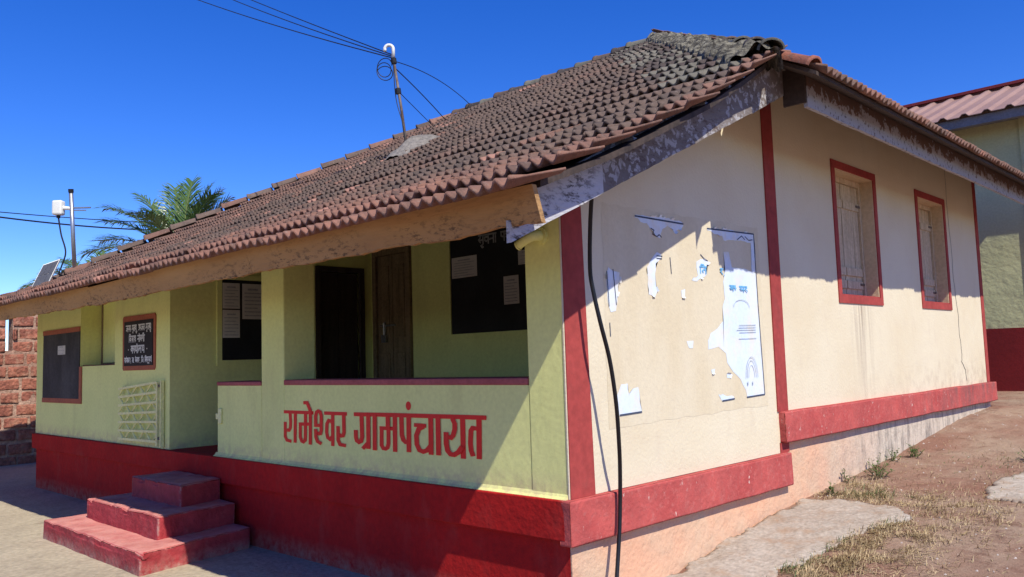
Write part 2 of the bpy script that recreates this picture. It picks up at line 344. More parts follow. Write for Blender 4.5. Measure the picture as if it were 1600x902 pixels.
# Devanagari stroke shapes: head line at y = 1, (advance, strokes)
V = lambda x, lo=0: [(x, 1), (x, lo)]
GL = {
 'k': (.85, [V(.45), [(.45, .68), (.2, .78), (.06, .58), (.15, .38), (.45, .52)], [(.45, .66), (.68, .76), (.8, .56), (.7, .34)]]),
 'j': (.8, [V(.7), [(.7, .62), (.34, .62), (.44, .4), (.3, .2), (.08, .32)]]),
 'n': (.62, [V(.52), [(.52, .5), (.12, .5), (.08, .36)]]),
 'm': (.68, [V(.58), [(.2, 1), (.2, .38), (.06, .36), (.12, .46), (.58, .46)]]),
 't': (.6, [V(.5), [(.5, .62), (.25, .62), (.1, .42), (.22, .14)]]),
 'y': (.66, [V(.56), [(.12, .9), (.3, .74), (.12, .56), (.2, .36), (.56, .42)]]),
 'v': (.6, [V(.5), [(.5, .64), (.25, .7), (.1, .5), (.25, .3), (.5, .5)]]),
 'p': (.6, [V(.5), [(.1, 1), (.1, .6), (.25, .44), (.5, .44)]]),
 'u': (.5, [[(.1, .88), (.36, .8), (.18, .6), (.42, .4), (.2, .14), (.04, .26)]]),
 'h': (.5, [[(.3, 1), (.3, .84), (.08, .76), (.38, .64), (.16, .42), (.4, .3), (.3, .04)]]),
 'd': (.5, [[(.3, 1), (.3, .78), (.08, .62), (.18, .36), (.4, .5), (.42, .08)]]),
 'N': (.65, [V(.55), [(.08, 1), (.08, .6), (.2, .48), (.34, .6), (.34, 1)]]),
 'r': (.45, [[(.22, 1), (.3, .76), (.08, .58), (.4, .14)]]),
 'l': (.8, [V(.7), [(.7, .6), (.52, .72), (.4, .5), (.26, .74), (.08, .52), (.2, .24)]]),
 'S': (.6, [V(.5), [(.08, .86), (.28, .9), (.3, .6), (.1, .54), (.38, .16)]]),
 'g': (.6, [V(.5), [(.2, 1), (.2, .34), (.05, .28)]]),
 'D': (.5, [[(.25, 1), (.25, .86), (.06, .76), (.36, .64), (.3, .36), (.05, .3)]]),
 's': (.68, [V(.58), [(.25, 1), (.25, .74), (.06, .56), (.3, .2)], [(.14, .5), (.58, .5)]]),
 'Z': (.65, [V(.55), [(.1, .9), (.26, .8), (.1, .64), (.12, .44), (.3, .38), (.55, .54)]]),
 'c': (.65, [V(.55), [(.04, .76), (.5, .76)], [(.14, .76), (.14, .42), (.3, .3), (.55, .42)]]),
 'f': (.85, [V(.45), [(.1, 1), (.1, .6), (.25, .5), (.45, .5)], [(.45, .72), (.7, .78), (.76, .54), (.64, .36)]]),
 'G': (.65, [V(.55), [(.1, .9), (.3, .84), (.1, .64), (.2, .4), (.55, .5)]]),
 'A': (.26, [V(.14)]), 'I': (.28, [V(.14), [(.14, 1), (.06, 1.3), (-.22, 1.28), (-.3, 1)]]),
 'i': (.22, [V(.1), [(.1, 1), (.2, 1.3), (.5, 1.28), (.6, 1.0)]]), 'E': (0, [[(-.16, 1), (-.36, 1.34)]]),
 'O': (.26, [V(.14), [(.14, 1), (-.08, 1.34)]]), 'M': (0, [[(-.2, 1.22), (-.2, 1.32)]]),
 'U': (0, [[(-.12, 0), (-.34, -.1), (-.2, -.3), (-.02, -.22)]]), 'W': (0, [[(-.12, 0), (-.3, -.14), (-.1, -.28)]]),
 'R': (0, [[(-.1, 0), (-.26, -.16), (-.06, -.3)]]), 'H': (0, [[(-.14, 1), (-.04, 1.18), (-.2, 1.3)]]),
 ',': (.25, [[(.12, .06), (.06, -.12)]]), '.': (.22, [[(.1, .1), (.1, .0)]]), '*': (.4, [[(.2, .62), (.2, .46)]]),
}
def write(mb, text, put, a0, z0, width, height, w):
    adv = 0; words = []; start = 0; marks = []
    for ch in text + ' ':
        if ch == ' ':
            if adv > start: words.append((start, adv))
            adv += .45; start = adv; continue
        if ch in ',.*':
            if adv > start: words.append((start, adv))
            ad, st = GL[ch]; marks += [[(adv + x, y) for x, y in s] for s in st]; adv += ad; start = adv; continue
        ad, st = GL[ch]; marks += [[(adv + x, y) for x, y in s] for s in st]; adv += ad
    sx = width / (adv - .45)
    for s in marks: ribbon(mb, [(a0 + x * sx, z0 + y * height) for x, y in s], w, put)
    for a, b in words: ribbon(mb, [(a0 + a * sx, z0 + height), (a0 + b * sx, z0 + height)], w, put)

DOT = (-1.557, 0.546)
LETTERS= [(0.055, [(-3.337, 0.463), (-2.851, 0.464)]), (0.056, [(-3.229, 0.455), (-3.222, 0.38), (-3.226, 0.325), (-3.247, 0.302), (-3.284, 0.302)]), (0.056, [(-3.312, 0.374), (-3.313, 0.246), (-3.287, 0.214), (-3.209, 0.206)]), (0.056, [(-3.141, 0.461), (-3.149, 0.197)]), (0.056, [(-2.976, 0.454), (-2.978, 0.367)]), (0.055, [(-3.086, 0.362), (-2.901, 0.367)]), (0.056, [(-3.061, 0.363), (-3.062, 0.249), (-3.04, 0.217), (-3.013, 0.211), (-2.985, 0.226), (-2.98, 0.26), (-2.978, 0.367)]), (0.056, [(-2.897, 0.476), (-2.902, 0.193)]), (0.0504, [(-3.006, 0.548), (-2.945, 0.549), (-2.893, 0.476)]), (0.0532, [(-2.754, 0.36), (-2.814, 0.36), (-2.815, 0.432), (-2.8, 0.47), (-2.772, 0.482), (-2.742, 0.474), (-2.728, 0.44), (-2.731, 0.316), (-2.743, 0.293), (-2.767, 0.29), (-2.817, 0.303)]), (0.0504, [(-2.814, 0.329), (-2.811, 0.26), (-2.785, 0.225), (-2.726, 0.208)]), (0.055, [(-2.689, 0.466), (-2.355, 0.467)]), (0.056, [(-2.561, 0.464), (-2.564, 0.197)]), (0.047599999999999996, [(-2.56, 0.38), (-2.585, 0.402), (-2.62, 0.406), (-2.647, 0.377), (-2.653, 0.306), (-2.638, 0.264), (-2.606, 0.251), (-2.565, 0.277)]), (0.056, [(-2.4, 0.461), (-2.398, 0.316), (-2.412, 0.289), (-2.437, 0.286), (-2.481, 0.3)]), (0.056, [(-2.482, 0.365), (-2.483, 0.249), (-2.456, 0.215), (-2.372, 0.21)]), (0.062, [(-2.255, 0.467), (-1.783, 0.473), (-0.715, 0.48)]), (0.06, [(-2.151, 0.455), (-2.146, 0.289), (-2.16, 0.257), (-2.191, 0.247), (-2.219, 0.258), (-2.231, 0.285), (-2.231, 0.342)]), (0.062, [(-2.059, 0.464), (-2.063, 0.2)]), (0.05, [(-2.139, 0.198), (-2.07, 0.244)]), (0.062, [(-1.974, 0.466), (-1.979, 0.194)]), (0.062, [(-1.805, 0.463), (-1.806, 0.37)]), (0.0558, [(-1.92, 0.368), (-1.726, 0.37)]), (0.0558, [(-1.892, 0.369), (-1.896, 0.238), (-1.875, 0.214), (-1.847, 0.212), (-1.819, 0.224), (-1.809, 0.254), (-1.806, 0.37)]), (0.062, [(-1.723, 0.471), (-1.726, 0.195)]), (0.062, [(-1.642, 0.467), (-1.641, 0.327), (-1.623, 0.29), (-1.596, 0.275), (-1.557, 0.278)]), (0.062, [(-1.554, 0.475), (-1.559, 0.202)]), (0.0558, [(-1.492, 0.406), (-1.353, 0.404)]), (0.062, [(-1.382, 0.397), (-1.438, 0.378), (-1.467, 0.328), (-1.463, 0.265), (-1.434, 0.224), (-1.392, 0.215), (-1.35, 0.226), (-1.304, 0.262)]), (0.062, [(-1.298, 0.476), (-1.301, 0.198)]), (0.062, [(-1.217, 0.478), (-1.218, 0.199)]), (0.058899999999999994, [(-1.06, 0.465), (-1.036, 0.43), (-1.038, 0.389), (-1.056, 0.348), (-1.079, 0.329), (-1.125, 0.337)]), (0.062, [(-1.13, 0.368), (-1.131, 0.287), (-1.118, 0.238), (-1.087, 0.214), (-1.05, 0.212), (-1.004, 0.233), (-0.962, 0.274)]), (0.062, [(-0.957, 0.474), (-0.959, 0.19)]), (0.062, [(-0.79, 0.478), (-0.798, 0.197)]), (0.058899999999999994, [(-0.793, 0.399), (-0.821, 0.404), (-0.855, 0.406), (-0.874, 0.385), (-0.882, 0.299), (-0.877, 0.251), (-0.858, 0.213)])]
POSTER= {'a': [(0.808, 1.856), (1.004, 1.863), (1.201, 1.874), (1.372, 1.872), (1.432, 1.855), (1.43, 1.835), (1.303, 1.771), (1.283, 1.8), (1.213, 1.817), (1.147, 1.787), (1.124, 1.748), (1.113, 1.714), (1.057, 1.728), (0.997, 1.773), (0.952, 1.811), (0.874, 1.813), (0.845, 1.837), (0.806, 1.838)], 'b': [(1.772, 1.856), (2.008, 1.865), (2.256, 1.869), (2.529, 1.877), (2.541, 1.685), (2.543, 1.543), (2.463, 1.544), (2.462, 1.614), (2.468, 1.789), (2.333, 1.795), (2.019, 1.776), (2.002, 1.809), (1.874, 1.814), (1.828, 1.835), (1.77, 1.835)], 'c': [(2.009, 1.68), (2.091, 1.686), (2.129, 1.562), (2.33, 1.563), (2.541, 1.532), (2.54, 1.248), (2.541, 1.139), (2.559, 0.869), (2.574, 0.511), (2.267, 0.505), (2.252, 0.561), (2.168, 0.658), (2.056, 0.723), (1.978, 0.791), (1.966, 0.867), (1.854, 0.919), (1.703, 0.899), (1.706, 0.97), (1.749, 1.025), (1.848, 1.06), (1.953, 1.127), (1.948, 1.234), (1.99, 1.296), (1.981, 1.44), (2.02, 1.545)], 'd': [(1.592, 1.575), (1.654, 1.599), (1.765, 1.586), (1.731, 1.529), (1.732, 1.479), (1.582, 1.421), (1.51, 1.428), (1.605, 1.472), (1.588, 1.53)], 'e': [(0.996, 1.56), (1.064, 1.611), (1.12, 1.597), (1.11, 1.568), (1.042, 1.526), (1.028, 1.451), (1.042, 1.322), (1.014, 1.283), (0.936, 1.3), (0.932, 1.446), (0.928, 1.491)], 'f': [(0.481, 1.467), (0.536, 1.442), (0.604, 1.437), (0.579, 1.34), (0.556, 1.209), (0.546, 1.174), (0.489, 1.164), (0.465, 1.215), (0.458, 1.335), (0.457, 1.421)], 'g': [(0.569, 0.68), (0.642, 0.683), (0.651, 0.611), (0.697, 0.644), (0.765, 0.654), (0.775, 0.588), (0.793, 0.486), (0.548, 0.475), (0.506, 0.475), (0.506, 0.585)], 'h': [(1.817, 0.552), (1.913, 0.537), (2.051, 0.525), (2.063, 0.501), (1.869, 0.495)], 'i': [(1.398, 0.967), (1.495, 0.969), (1.485, 0.913), (1.437, 0.912)], 'j': [(1.731, 0.743), (1.789, 0.751), (1.776, 0.717), (1.738, 0.715)], 'k': [(1.96, 0.706), (2.019, 0.699), (2.006, 0.669), (1.962, 0.673)], 'l': [(1.361, 1.344), (1.415, 1.356), (1.406, 1.297), (1.365, 1.294)]}
PLINES= {'1': [(0.807, 1.849), (1.432, 1.851)], '2': [(1.771, 1.849), (2.524, 1.87)], '3': [(2.524, 1.87), (2.536, 1.248), (2.567, 0.512)], '4': [(2.26, 0.504), (2.567, 0.512)], '5': [(1.87, 0.496), (2.063, 0.503)], '6': [(0.541, 0.477), (0.793, 0.483)], '7': [(0.462, 1.438), (0.471, 1.202)], '8': [(0.53, 1.455), (0.552, 1.213)], '9': [(0.471, 1.095), (0.473, 1.002)], '10': [(1.054, 1.583), (1.128, 1.585)], '11': [(1.053, 1.564), (1.123, 1.566)], '12': [(1.228, 1.585), (1.238, 1.462)], '13': [(0.997, 1.778), (1.036, 1.768), (1.018, 1.738), (1.073, 1.724), (1.099, 1.741), (1.131, 1.724)], '14': [(1.653, 1.636), (1.701, 1.607), (1.756, 1.591)], '15': [(2.238, 1.798), (2.316, 1.836), (2.367, 1.808)], '16': [(2.37, 1.836), (2.433, 1.808), (2.5, 1.819)]}
WMAST = ((-11.55, 0.91, 2.46), (-11.38, 0.77, 3.92))
PANEL = [(-10.9, 0.06, 2.19), (-10.83, 0.27, 2.24), (-11.02, 0.51, 2.7), (-11.1, 0.29, 2.6)]
OVER = [((-17.2, 3.26, 10.92), 0.15, 0.008, 'lowest of the overhead cables reaching the roof mast'), ((-16.78, 4.18, 11.07), 0.12, 0.008, 'middle overhead cable reaching the roof mast'), ((-16.63, 4.51, 11.09), 0.05, 0.008, 'highest overhead cable reaching the roof mast')]
FARW = [((-27.67, 1.69, 6.23), (-32.17, 13.32, 7.11), 0.25, 'thicker utility wire crossing the sky behind the sensor mast'), ((-27.67, 1.68, 6.27), (-32.14, 13.31, 7.34), 0.1, 'thin utility wire just above the thicker one at left')]
PALMS = [((-23.8, 8.2, -.8), (-23.81, 8.19, 4.4), [(R(214), .55, 3.2, .7), (R(220), .8, 3.1, .75), (R(185), 1.0, 3.0, .6), (R(100), 1.2, 2.9, .4), (R(60), 1.25, 2.8, .4), (R(145), 1.05, 3.0, .5), (R(36), .85, 2.5, .6), (R(236), .42, 3.0, .8), (R(228), .95, 3.2, .8), (R(205), 1.15, 3.0, .5), (R(165), 1.3, 3.1, .4), (R(120), 1.45, 3.0, .25), (R(75), 1.35, 2.9, .35), (R(48), 1.1, 2.7, .45), (R(20), 1.2, 2.6, .5), (R(300), .9, 2.6, .9), (R(340), .6, 2.6, 1.0), (R(60), .5, 2.6, 1.1), (R(130), .6, 2.8, 1.0)], 'coconut palm with large fanned fronds showing above the roof', 3),
         ((-36.2, 9.5, -.8), (-36.24, 9.5, 4.25), [(R(214), .6, 2.8, .8), (R(190), 1.0, 2.8, .7), (R(134), 1.2, 2.8, .6), (R(70), .9, 3.0, .7), (R(46), .65, 3.2, .7), (R(30), .4, 3.0, .8), (R(300), .7, 2.6, .9), (R(250), .5, 2.6, .9)], 'distant coconut palm with only frond tips showing beside the sensor mast', 4)]
HOLE = (.53, .65, 1.31, 1.94)

# ------------------------------------------------------------------ ground
GT = [(-.5, -.8), (0, -.78), (1.15, -.67), (1.68, -.6), (2.68, -.48), (3.64, -.42), (5.46, -.3), (7.77, -.07), (9.26, .0), (14, .04)]
def lerp_table(t, x):
    if x <= t[0][0]: return t[0][1]
    for (a, b), (c, d) in zip(t, t[1:]):
        if x <= c: return b + (d - b) * (x - a) / (c - a)
    return t[-1][1]
def terrain(x, y):
    r = lerp_table(GT, y)
    k = min(1, max(0, (x + 2.0) / 1.9))
    z = -.8 * (1 - k) + r * k
    if y > 9.3: z = r if x > -14 else -.8
    if x > -.3 and -1 < y < 14 and x < 5:
        z += noise.noise(Vector((x * 3, y * 3, 0))) * .014 + noise.noise(Vector((x * 9, y * 9, 2))) * .012
    return z
def axis(fine0, fine1, step, far):
    a = [fine0 + i * step for i in range(int((fine1 - fine0) / step) + 1)]
    lo, hi, d = fine0, fine1, step
    while lo > -far: d *= 1.35; lo -= d; a.insert(0, lo)
    d = step
    while hi < far: d *= 1.35; hi += d; a.append(hi)
    return a
xs = axis(-2.2, 4.0, .05, 700); ys = axis(-1.0, 14.0, .07, 700)
g = MB()
g.v = [(x, y, terrain(x, y)) for y in ys for x in xs]; nx = len(xs)
g.f = [(j * nx + i, j * nx + i + 1, (j + 1) * nx + i + 1, (j + 1) * nx + i) for j in range(len(ys) - 1) for i in range(nx - 1)]
tag(g.build('ground', 'soil', smooth=True), kind='structure')

def inside(poly, x, y):
    c = False
    for i in range(len(poly)):
        (x1, y1), (x2, y2) = poly[i], poly[i - 1]
        if (y1 > y) != (y2 > y) and x < (x2 - x1) * (y - y1) / (y2 - y1) + x1: c = not c
    return c
def slab(name, poly, mat, lift, step=.03, jit=.04, thick=.03):
    """ragged-edged concrete sheet lying on the terrain"""
    m = MB(); x0 = min(p[0] for p in poly); x1 = max(p[0] for p in poly); y0 = min(p[1] for p in poly); y1 = max(p[1] for p in poly)
    idx = {}
    def vid(i, j):
        if (i, j) not in idx:
            x, y = x0 + i * step, y0 + j * step
            idx[i, j] = len(m.v); m.v.append((x, y, terrain(x, y) + lift + noise.noise(Vector((x * 4, y * 4, 5))) * .006))
        return idx[i, j]
    cells = set()
    for i in range(int((x1 - x0) / step) + 1):
        for j in range(int((y1 - y0) / step) + 1):
            x, y = x0 + (i + .5) * step, y0 + (j + .5) * step
            n = noise.noise_vector(Vector((x * 5, y * 5, 1))) * jit
            if inside(poly, x + n.x, y + n.y): cells.add((i, j)); m.f.append((vid(i, j), vid(i + 1, j), vid(i + 1, j + 1), vid(i, j + 1)))
    # skirt
    top = dict(idx); low = {}
    def lo(k):
        if k not in low: low[k] = len(m.v); v = m.v[top[k]]; m.v.append((v[0], v[1], v[2] - thick))
        return low[k]
    for (i, j) in cells:
        for (di, dj), (a, b) in (((-1, 0), ((i, j + 1), (i, j))), ((1, 0), ((i + 1, j), (i + 1, j + 1))), ((0, -1), ((i, j), (i + 1, j))), ((0, 1), ((i + 1, j + 1), (i, j + 1)))):
            if (i + di, j + dj) not in cells: m.f.append((top[b], top[a], lo(a), lo(b)))
    return tag(m.build(name, mat, smooth=True), kind='structure')
yd = MB()
yx = [-30 + i * .5 for i in range(57)]; yy = [-14 + j * .5 for j in range(44)]
yd.v = [(x, y, -.8 + .014 + noise.noise(Vector((x * .7, y * .7, 0))) * .008) for y in yy for x in yx]
yd.f = [(j * 57 + i, j * 57 + i + 1, (j + 1) * 57 + i + 1, (j + 1) * 57 + i) for j in range(43) for i in range(56)]
yo = tag(yd.build('concrete_yard', 'concrete', smooth=True), kind='structure')
m = MB()
for A_, B_ in (((-8.05, -1.15), (-5.9, -3.9)), ((-8.05, -1.15), (-13, -.9))):
    pr = [(A_[0] + (B_[0] - A_[0]) * k / 30 + noise.noise(Vector((k * .7, A_[0], 0))) * .012, A_[1] + (B_[1] - A_[1]) * k / 30 + noise.noise(Vector((k * .7, 5, B_[0]))) * .012) for k in range(31)]
    ribbon(m, pr, .022, lambda a, z, t: (a, z, -.776 + t), th=.001)
m.build('joint', 'soil', yo)
slab('concrete_apron', [(-.05, 0.3), (.03, 2.61), (.03, 3.18), (.4, 3.26), (.88, 3.15), (.98, 2.9), (.78, 2.45), (.73, 1.94), (.64, 1.51), (.62, 1.2), (.6, .3)], 'apron_concrete', .014, jit=.07)
slab('concrete_patch', [(1.26, 3.9), (1.22, 4.5), (1.34, 5.0), (2.1, 4.9), (2.3, 4.0), (1.6, 3.75)], 'apron_concrete', .02, jit=.07)

# ------------------------------------------------------------------ village office building
office = thing('village_office', (-5, 4.5, -.8), 'low village office with brown clay tiled hip roof, lime green front and cream side wall', 'building')
def part(name, mat, *boxes, parent=None, bevel=0, smooth=False):
    m = MB()
    for b in boxes: m.box(*b)
    return m.build(name, mat, parent or office, bevel=bevel, smooth=smooth)
PROF = [(-1.2, 1.68), (-.4, 1.99), (.6, 2.46), (6, 5.45)]
def zroof(x, y): return lerp_table(PROF, y) - .16 * min(1, max(0, (-x - 2) / 6)) * min(1, max(0, (y + 1.2) / 3))
# floors and plinth
part('floor', 'red_paint', (-10.28, -.02, .02, 2.74, -.12, 0), (-10.28, -.02, 2.74, 9.2, -.12, .34))
part('plinth', 'red_paint', (-10.27, -.012, .0, .30, -.82, -.02))
part('plinth_band', 'red_paint', (-10.34, -4.62, -.045, .10, -.215, -.003), (-4.62, .0, -.052, .10, -.25, -.003), bevel=.008)
part('side_plinth', 'peach_plinth', (-.30, -.008, .31, 9.22, -.95, .09))
part('side_plinth', 'peach_plinth', (-.008, .002, -.0, .31, -.95, -.01))
rough_box('side_band', (-.05, .055, -.05, 2.90, -.275, -.004), 'red_band', office, 14, .004, .012, 1)
rough_box('side_band', (-.05, .062, 2.80, 9.33, .085, .35), 'red_band', office, 16, .006, .014, 2)
# left room front wall with a window opening
part('front_wall', 'green_paint', (-10.32, -8.50, 0, .33, 0, 2.1), (-8.50, -7.30, 0, .33, 0, .95), (-8.50, -7.30, 0, .33, 1.86, 2.1), (-7.30, -5.72, 0, .33, 0, 2.1))
def under(x, y): return zroof(x, y) - .065
def gable(name, mat, x0, x1, *spans):
    m = MB()
    for y0, y1, zb in spans:
        ys_ = [y0] + [v for v in (.6,) if y0 < v < y1] + [y1]
        m.prism([(x0, y0, zb), (x0, y1, zb)] + [(x0, v, under(x0, v)) for v in reversed(ys_)], (x1 - x0, 0, 0))
    return m.build(name, mat, office)
gable('room_side_wall', 'green_paint', -6.0, -5.72, (.33, 1.87, 0), (1.87, 2.60, 2.14), (2.60, 2.74, 0))
part('back_wall', 'green_paint', (-10.0, -5.66, 2.74, 3.0, 0, 3.36), (-5.66, -4.86, 2.74, 3.0, 2.38, 3.50), (-4.86, -.281, 2.74, 3.0, 0, 3.50))
gable('end_wall', 'green_paint', -10.32, -10.0, (.33, 2.4, 0)); part('end_wall', 'green_paint', (-10.32, -10.0, 2.4, 9.2, 0, 2.75))
part('rear_wall', 'cream_paint', (-10.0, -.3, 8.9, 9.2, 0, 3.2))
col = part('column', 'green_paint', (-3.73, -3.33, 0, .33, -.001, 2.05), bevel=.012)
part('corner_pillar', 'green_paint', (-.315, -.001, -.0, .33, -.001, 2.06), bevel=.010)
part('eave_beam', 'door_wood', (-5.72, -.32, .06, .26, 1.98, 2.10))
rail = part('railing_wall', 'green_paint', (-4.60, -3.732, .003, .30, -.002, .695), (-3.328, -.316, .003, .30, -.002, .70))
part('coping', 'pink_coping', (-4.605, -3.735, -.008, .31, .696, .735), parent=rail, bevel=.01)
part('coping', 'pink_coping', (-3.325, -.32, -.008, .31, .701, .748), parent=rail, bevel=.01)
m = MB(); m.prism([(-4.64, -.03, -.002), (-4.64, .004, -.002), (-4.64, .004, .035), (-4.64, -.010, .012)], (4.63, 0, 0)); m.build('foot_fillet', 'green_paint', rail)
# cream side wall: verandah end (sloping top) and main part with two window openings
m = MB(); m.prism([(-.28, .33, 0), (-.28, 2.80, 0), (-.28, 2.80, under(0, 2.8)), (-.28, .6, under(0, .6)), (-.28, .33, under(0, .33))], (.28, 0, 0))
m.prism([(-.006, -.004, 0), (-.006, .33, 0), (-.006, .33, under(0, .33)), (-.006, -.004, under(0, 0))], (.009, 0, 0))
m.build('side_wall', 'cream_paint', office)
WIN = [(4.29, 5.30), (6.72, 7.69)]
bx = []; y = 2.80
for a, b in WIN:
    bx += [(-.28, 0, y, a, .09, 3.385), (-.28, 0, a, b, .09, 1.41), (-.28, 0, a, b, 2.71, 3.385)]; y = b
bx.append((-.28, 0, y, 9.22, .09, 3.385))
part('side_wall', 'cream_paint', *bx)
# painted stripes
m = MB(); m.prism([(.004, .004, 0), (.004, .245, 0), (.004, .20, 2.0), (.004, .004, 1.95)], (.006, 0, 0)); m.build('corner_stripe', 'window_red', office)
part('wall_stripe', 'window_red', (.0, .012, 2.775, 2.965, .352, 3.28), (.0, .008, 2.79, 2.95, -.003, .085))
part('wall_stripe', 'window_red', (.0, .010, 9.10, 9.225, .352, 3.28))
# crack down the side wall
m = MB(); cr = [(7.91, 3.28), (7.89, 2.65), (7.95, 2.1), (7.93, 1.75), (8.02, 1.28), (8.00, 1.1), (8.06, .75), (8.02, .66), (8.15, .55), (8.20, .36)]
cp = []
for (a, b), (c, d) in zip(cr, cr[1:]):
    for t in range(4): f = t / 4; cp.append((a + (c - a) * f + random.uniform(-.012, .012), b + (d - b) * f))
ribbon(m, cp, .011, lambda a, z, t: (t, a, z), th=.0025); m.build('crack', 'ink', office)
# side windows: painted surround, reveal, plank shutters
for a, b in WIN:
    z0, z1 = 1.41, 2.71
    m = MB(); fr = .078
    m.box(.0, .012, a - fr, a, z0 - fr, z1 + fr); m.box(.0, .012, b, b + fr, z0 - fr, z1 + fr); m.box(.0, .0115, a, b, z1, z1 + fr); m.box(.0, .0118, a, b, z0 - fr, z0)
    w = m.build('window', 'window_red', office)
    part('reveal', 'cream_reveal', (-.20, -.002, a, a + .012, z0, z1), (-.20, -.002, b - .012, b, z0, z1), (-.20, -.003, a + .012, b - .012, z1 - .012, z1), parent=w)
    part('sill', 'window_red', (-.20, .004, a + .012, b - .012, z0, z0 + .014), parent=w)
    part('frame', 'shutter_wood', (-.21, -.13, a + .012, b - .012, z1 - .07, z1 - .014), (-.21, -.13, a + .012, a + .06, z0 + .014, z1 - .07), (-.21, -.13, b - .06, b - .012, z0 + .014, z1 - .07), parent=w)
    n = 6; pw = (b - a - .13) / n
    for i in range(n):
        yy0 = a + .065 + i * pw
        part('plank', 'shutter_wood', (-.185 + random.uniform(-.003, .003), -.155 + random.uniform(-.003, .003), yy0 + .003 + (.004 if i == 3 else 0), yy0 + pw - .003, z0 + .02, z1 - .075), parent=w)
    for zz in (z0 + .10, z0 + .24, z1 - .34):
        for h in (0, 1):
            ya = a + .07 + h * 3 * pw
            part('batten', 'shutter_wood', (-.157, -.135, ya + .01, ya + 3 * pw - .02, zz, zz + .085), parent=w)
    for zz in (z0 + .14, z1 - .30):
        part('hinge', 'rust_iron', (-.134, -.128, b - .16, b - .05, zz, zz + .025), parent=w)
# front window of the left room
w = part('window', 'door_wood', (-8.49, -7.31, .26, .30, .952, .985), (-8.49, -8.44, .26, .30, .985, 1.85), (-7.36, -7.31, .26, .30, .985, 1.85), (-8.44, -7.36, .26, .30, 1.80, 1.85))
for x0, x1 in ((-8.435, -8.17), (-8.165, -7.905), (-7.885, -7.63), (-7.625, -7.365)):
    part('shutter_panel', 'green_paint', (x0, x1, .265, .29, .99, 1.795), parent=w)
part('sill', 'house_trim', (-8.495, -7.305, .03, .255, .945, .962), parent=w)
# doors
d = part('door', 'door_wood', (-5.655, -5.58, 2.70, 2.78, 0, 2.37), (-4.94, -4.865, 2.70, 2.78, 0, 2.37), (-5.58, -4.94, 2.70, 2.78, 2.29, 2.37))
for x0, x1 in ((-5.575, -5.265), (-5.255, -4.945)):
    part('leaf', 'door_wood', (x0, x1, 2.735, 2.765, .02, 2.285), parent=d)
    part('raised_panel', 'door_wood', (x0 + .06, x1 - .06, 2.722, 2.735, 1.2, 2.15), (x0 + .06, x1 - .06, 2.722, 2.735, .15, 1.0), parent=d, bevel=.006)
m = MB(); m.tube([(-5.50, 2.71, 1.36), (-5.18, 2.71, 1.36)], .012); m.tube([(-5.40, 2.70, 1.40), (-5.40, 2.70, 1.24)], .02); m.box(-5.45, -5.36, 2.68, 2.72, 1.14, 1.24); m.build('bolt', 'steel', d)
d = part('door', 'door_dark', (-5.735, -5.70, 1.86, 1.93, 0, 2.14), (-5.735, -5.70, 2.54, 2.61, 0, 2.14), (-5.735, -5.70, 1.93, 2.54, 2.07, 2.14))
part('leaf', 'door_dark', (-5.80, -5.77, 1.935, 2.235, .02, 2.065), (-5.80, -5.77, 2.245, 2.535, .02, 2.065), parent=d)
# lettering painted on the railing wall
LT = MB()
def put_front(a, z, t): return (a, .003 - t, z)
for wd, pts in LETTERS: ribbon(LT, pts, .050 if wd < .06 else .054, put_front, zs=1.75)
n = 20; base = len(LT.v); LT.v += [put_front(DOT[0] + .031 * math.cos(2 * math.pi * k / n), DOT[1] + .033 * math.sin(2 * math.pi * k / n), .002) for k in range(n)]; LT.f.append(tuple(range(base, base + n)))
tag(LT.build('painted_lettering', 'letter_red', rail), 'red hand-painted lettering on the railing wall')
# painted latch on the railing end
part('latch', 'gate_paint', (-4.56, -4.50, -.018, .003, .32, .47), (-4.62, -4.56, -.012, .003, .36, .42), parent=rail, bevel=.006)

# ------------------------------------------------------------------ roof
XR, XL = .82, -12.1
SP = [(0.0,) + PROF[0]]
for (a, b), (c, d_) in zip(PROF, PROF[1:]): SP.append((SP[-1][0] + math.hypot(c - a, d_ - b), c, d_))
STOT = SP[-1][0]
def front(x, s):
    for (s0, y0, z0), (s1, y1, z1) in zip(SP, SP[1:]):
        if s <= s1 or s1 == STOT:
            f = (s - s0) / (s1 - s0); y = y0 + (y1 - y0) * f; break
    z = z0 + (z1 - z0) * f - .16 * min(1, max(0, (-x - 2) / 6)) * min(1, max(0, (y + 1.2) / 3))
    return Vector((x, y, z + .012 * noise.noise(Vector((x * .8, y * .8, 3)))))
def hipR(y): return .82 + (y - 1.39) / (6 - 1.39) * (-3.2 - .82)
def hipL(y): return -11.2 + (y - 1.4) / 4.6 * (-7.6 + 11.2)
def frame_at(fn, x, s):
    p = fn(x, s); t = (fn(x, s + .1) - p).normalized(); a = (fn(x + .1, s) - p).normalized(); n = a.cross(t).normalized(); a = t.cross(n)
    return p, a, t, n
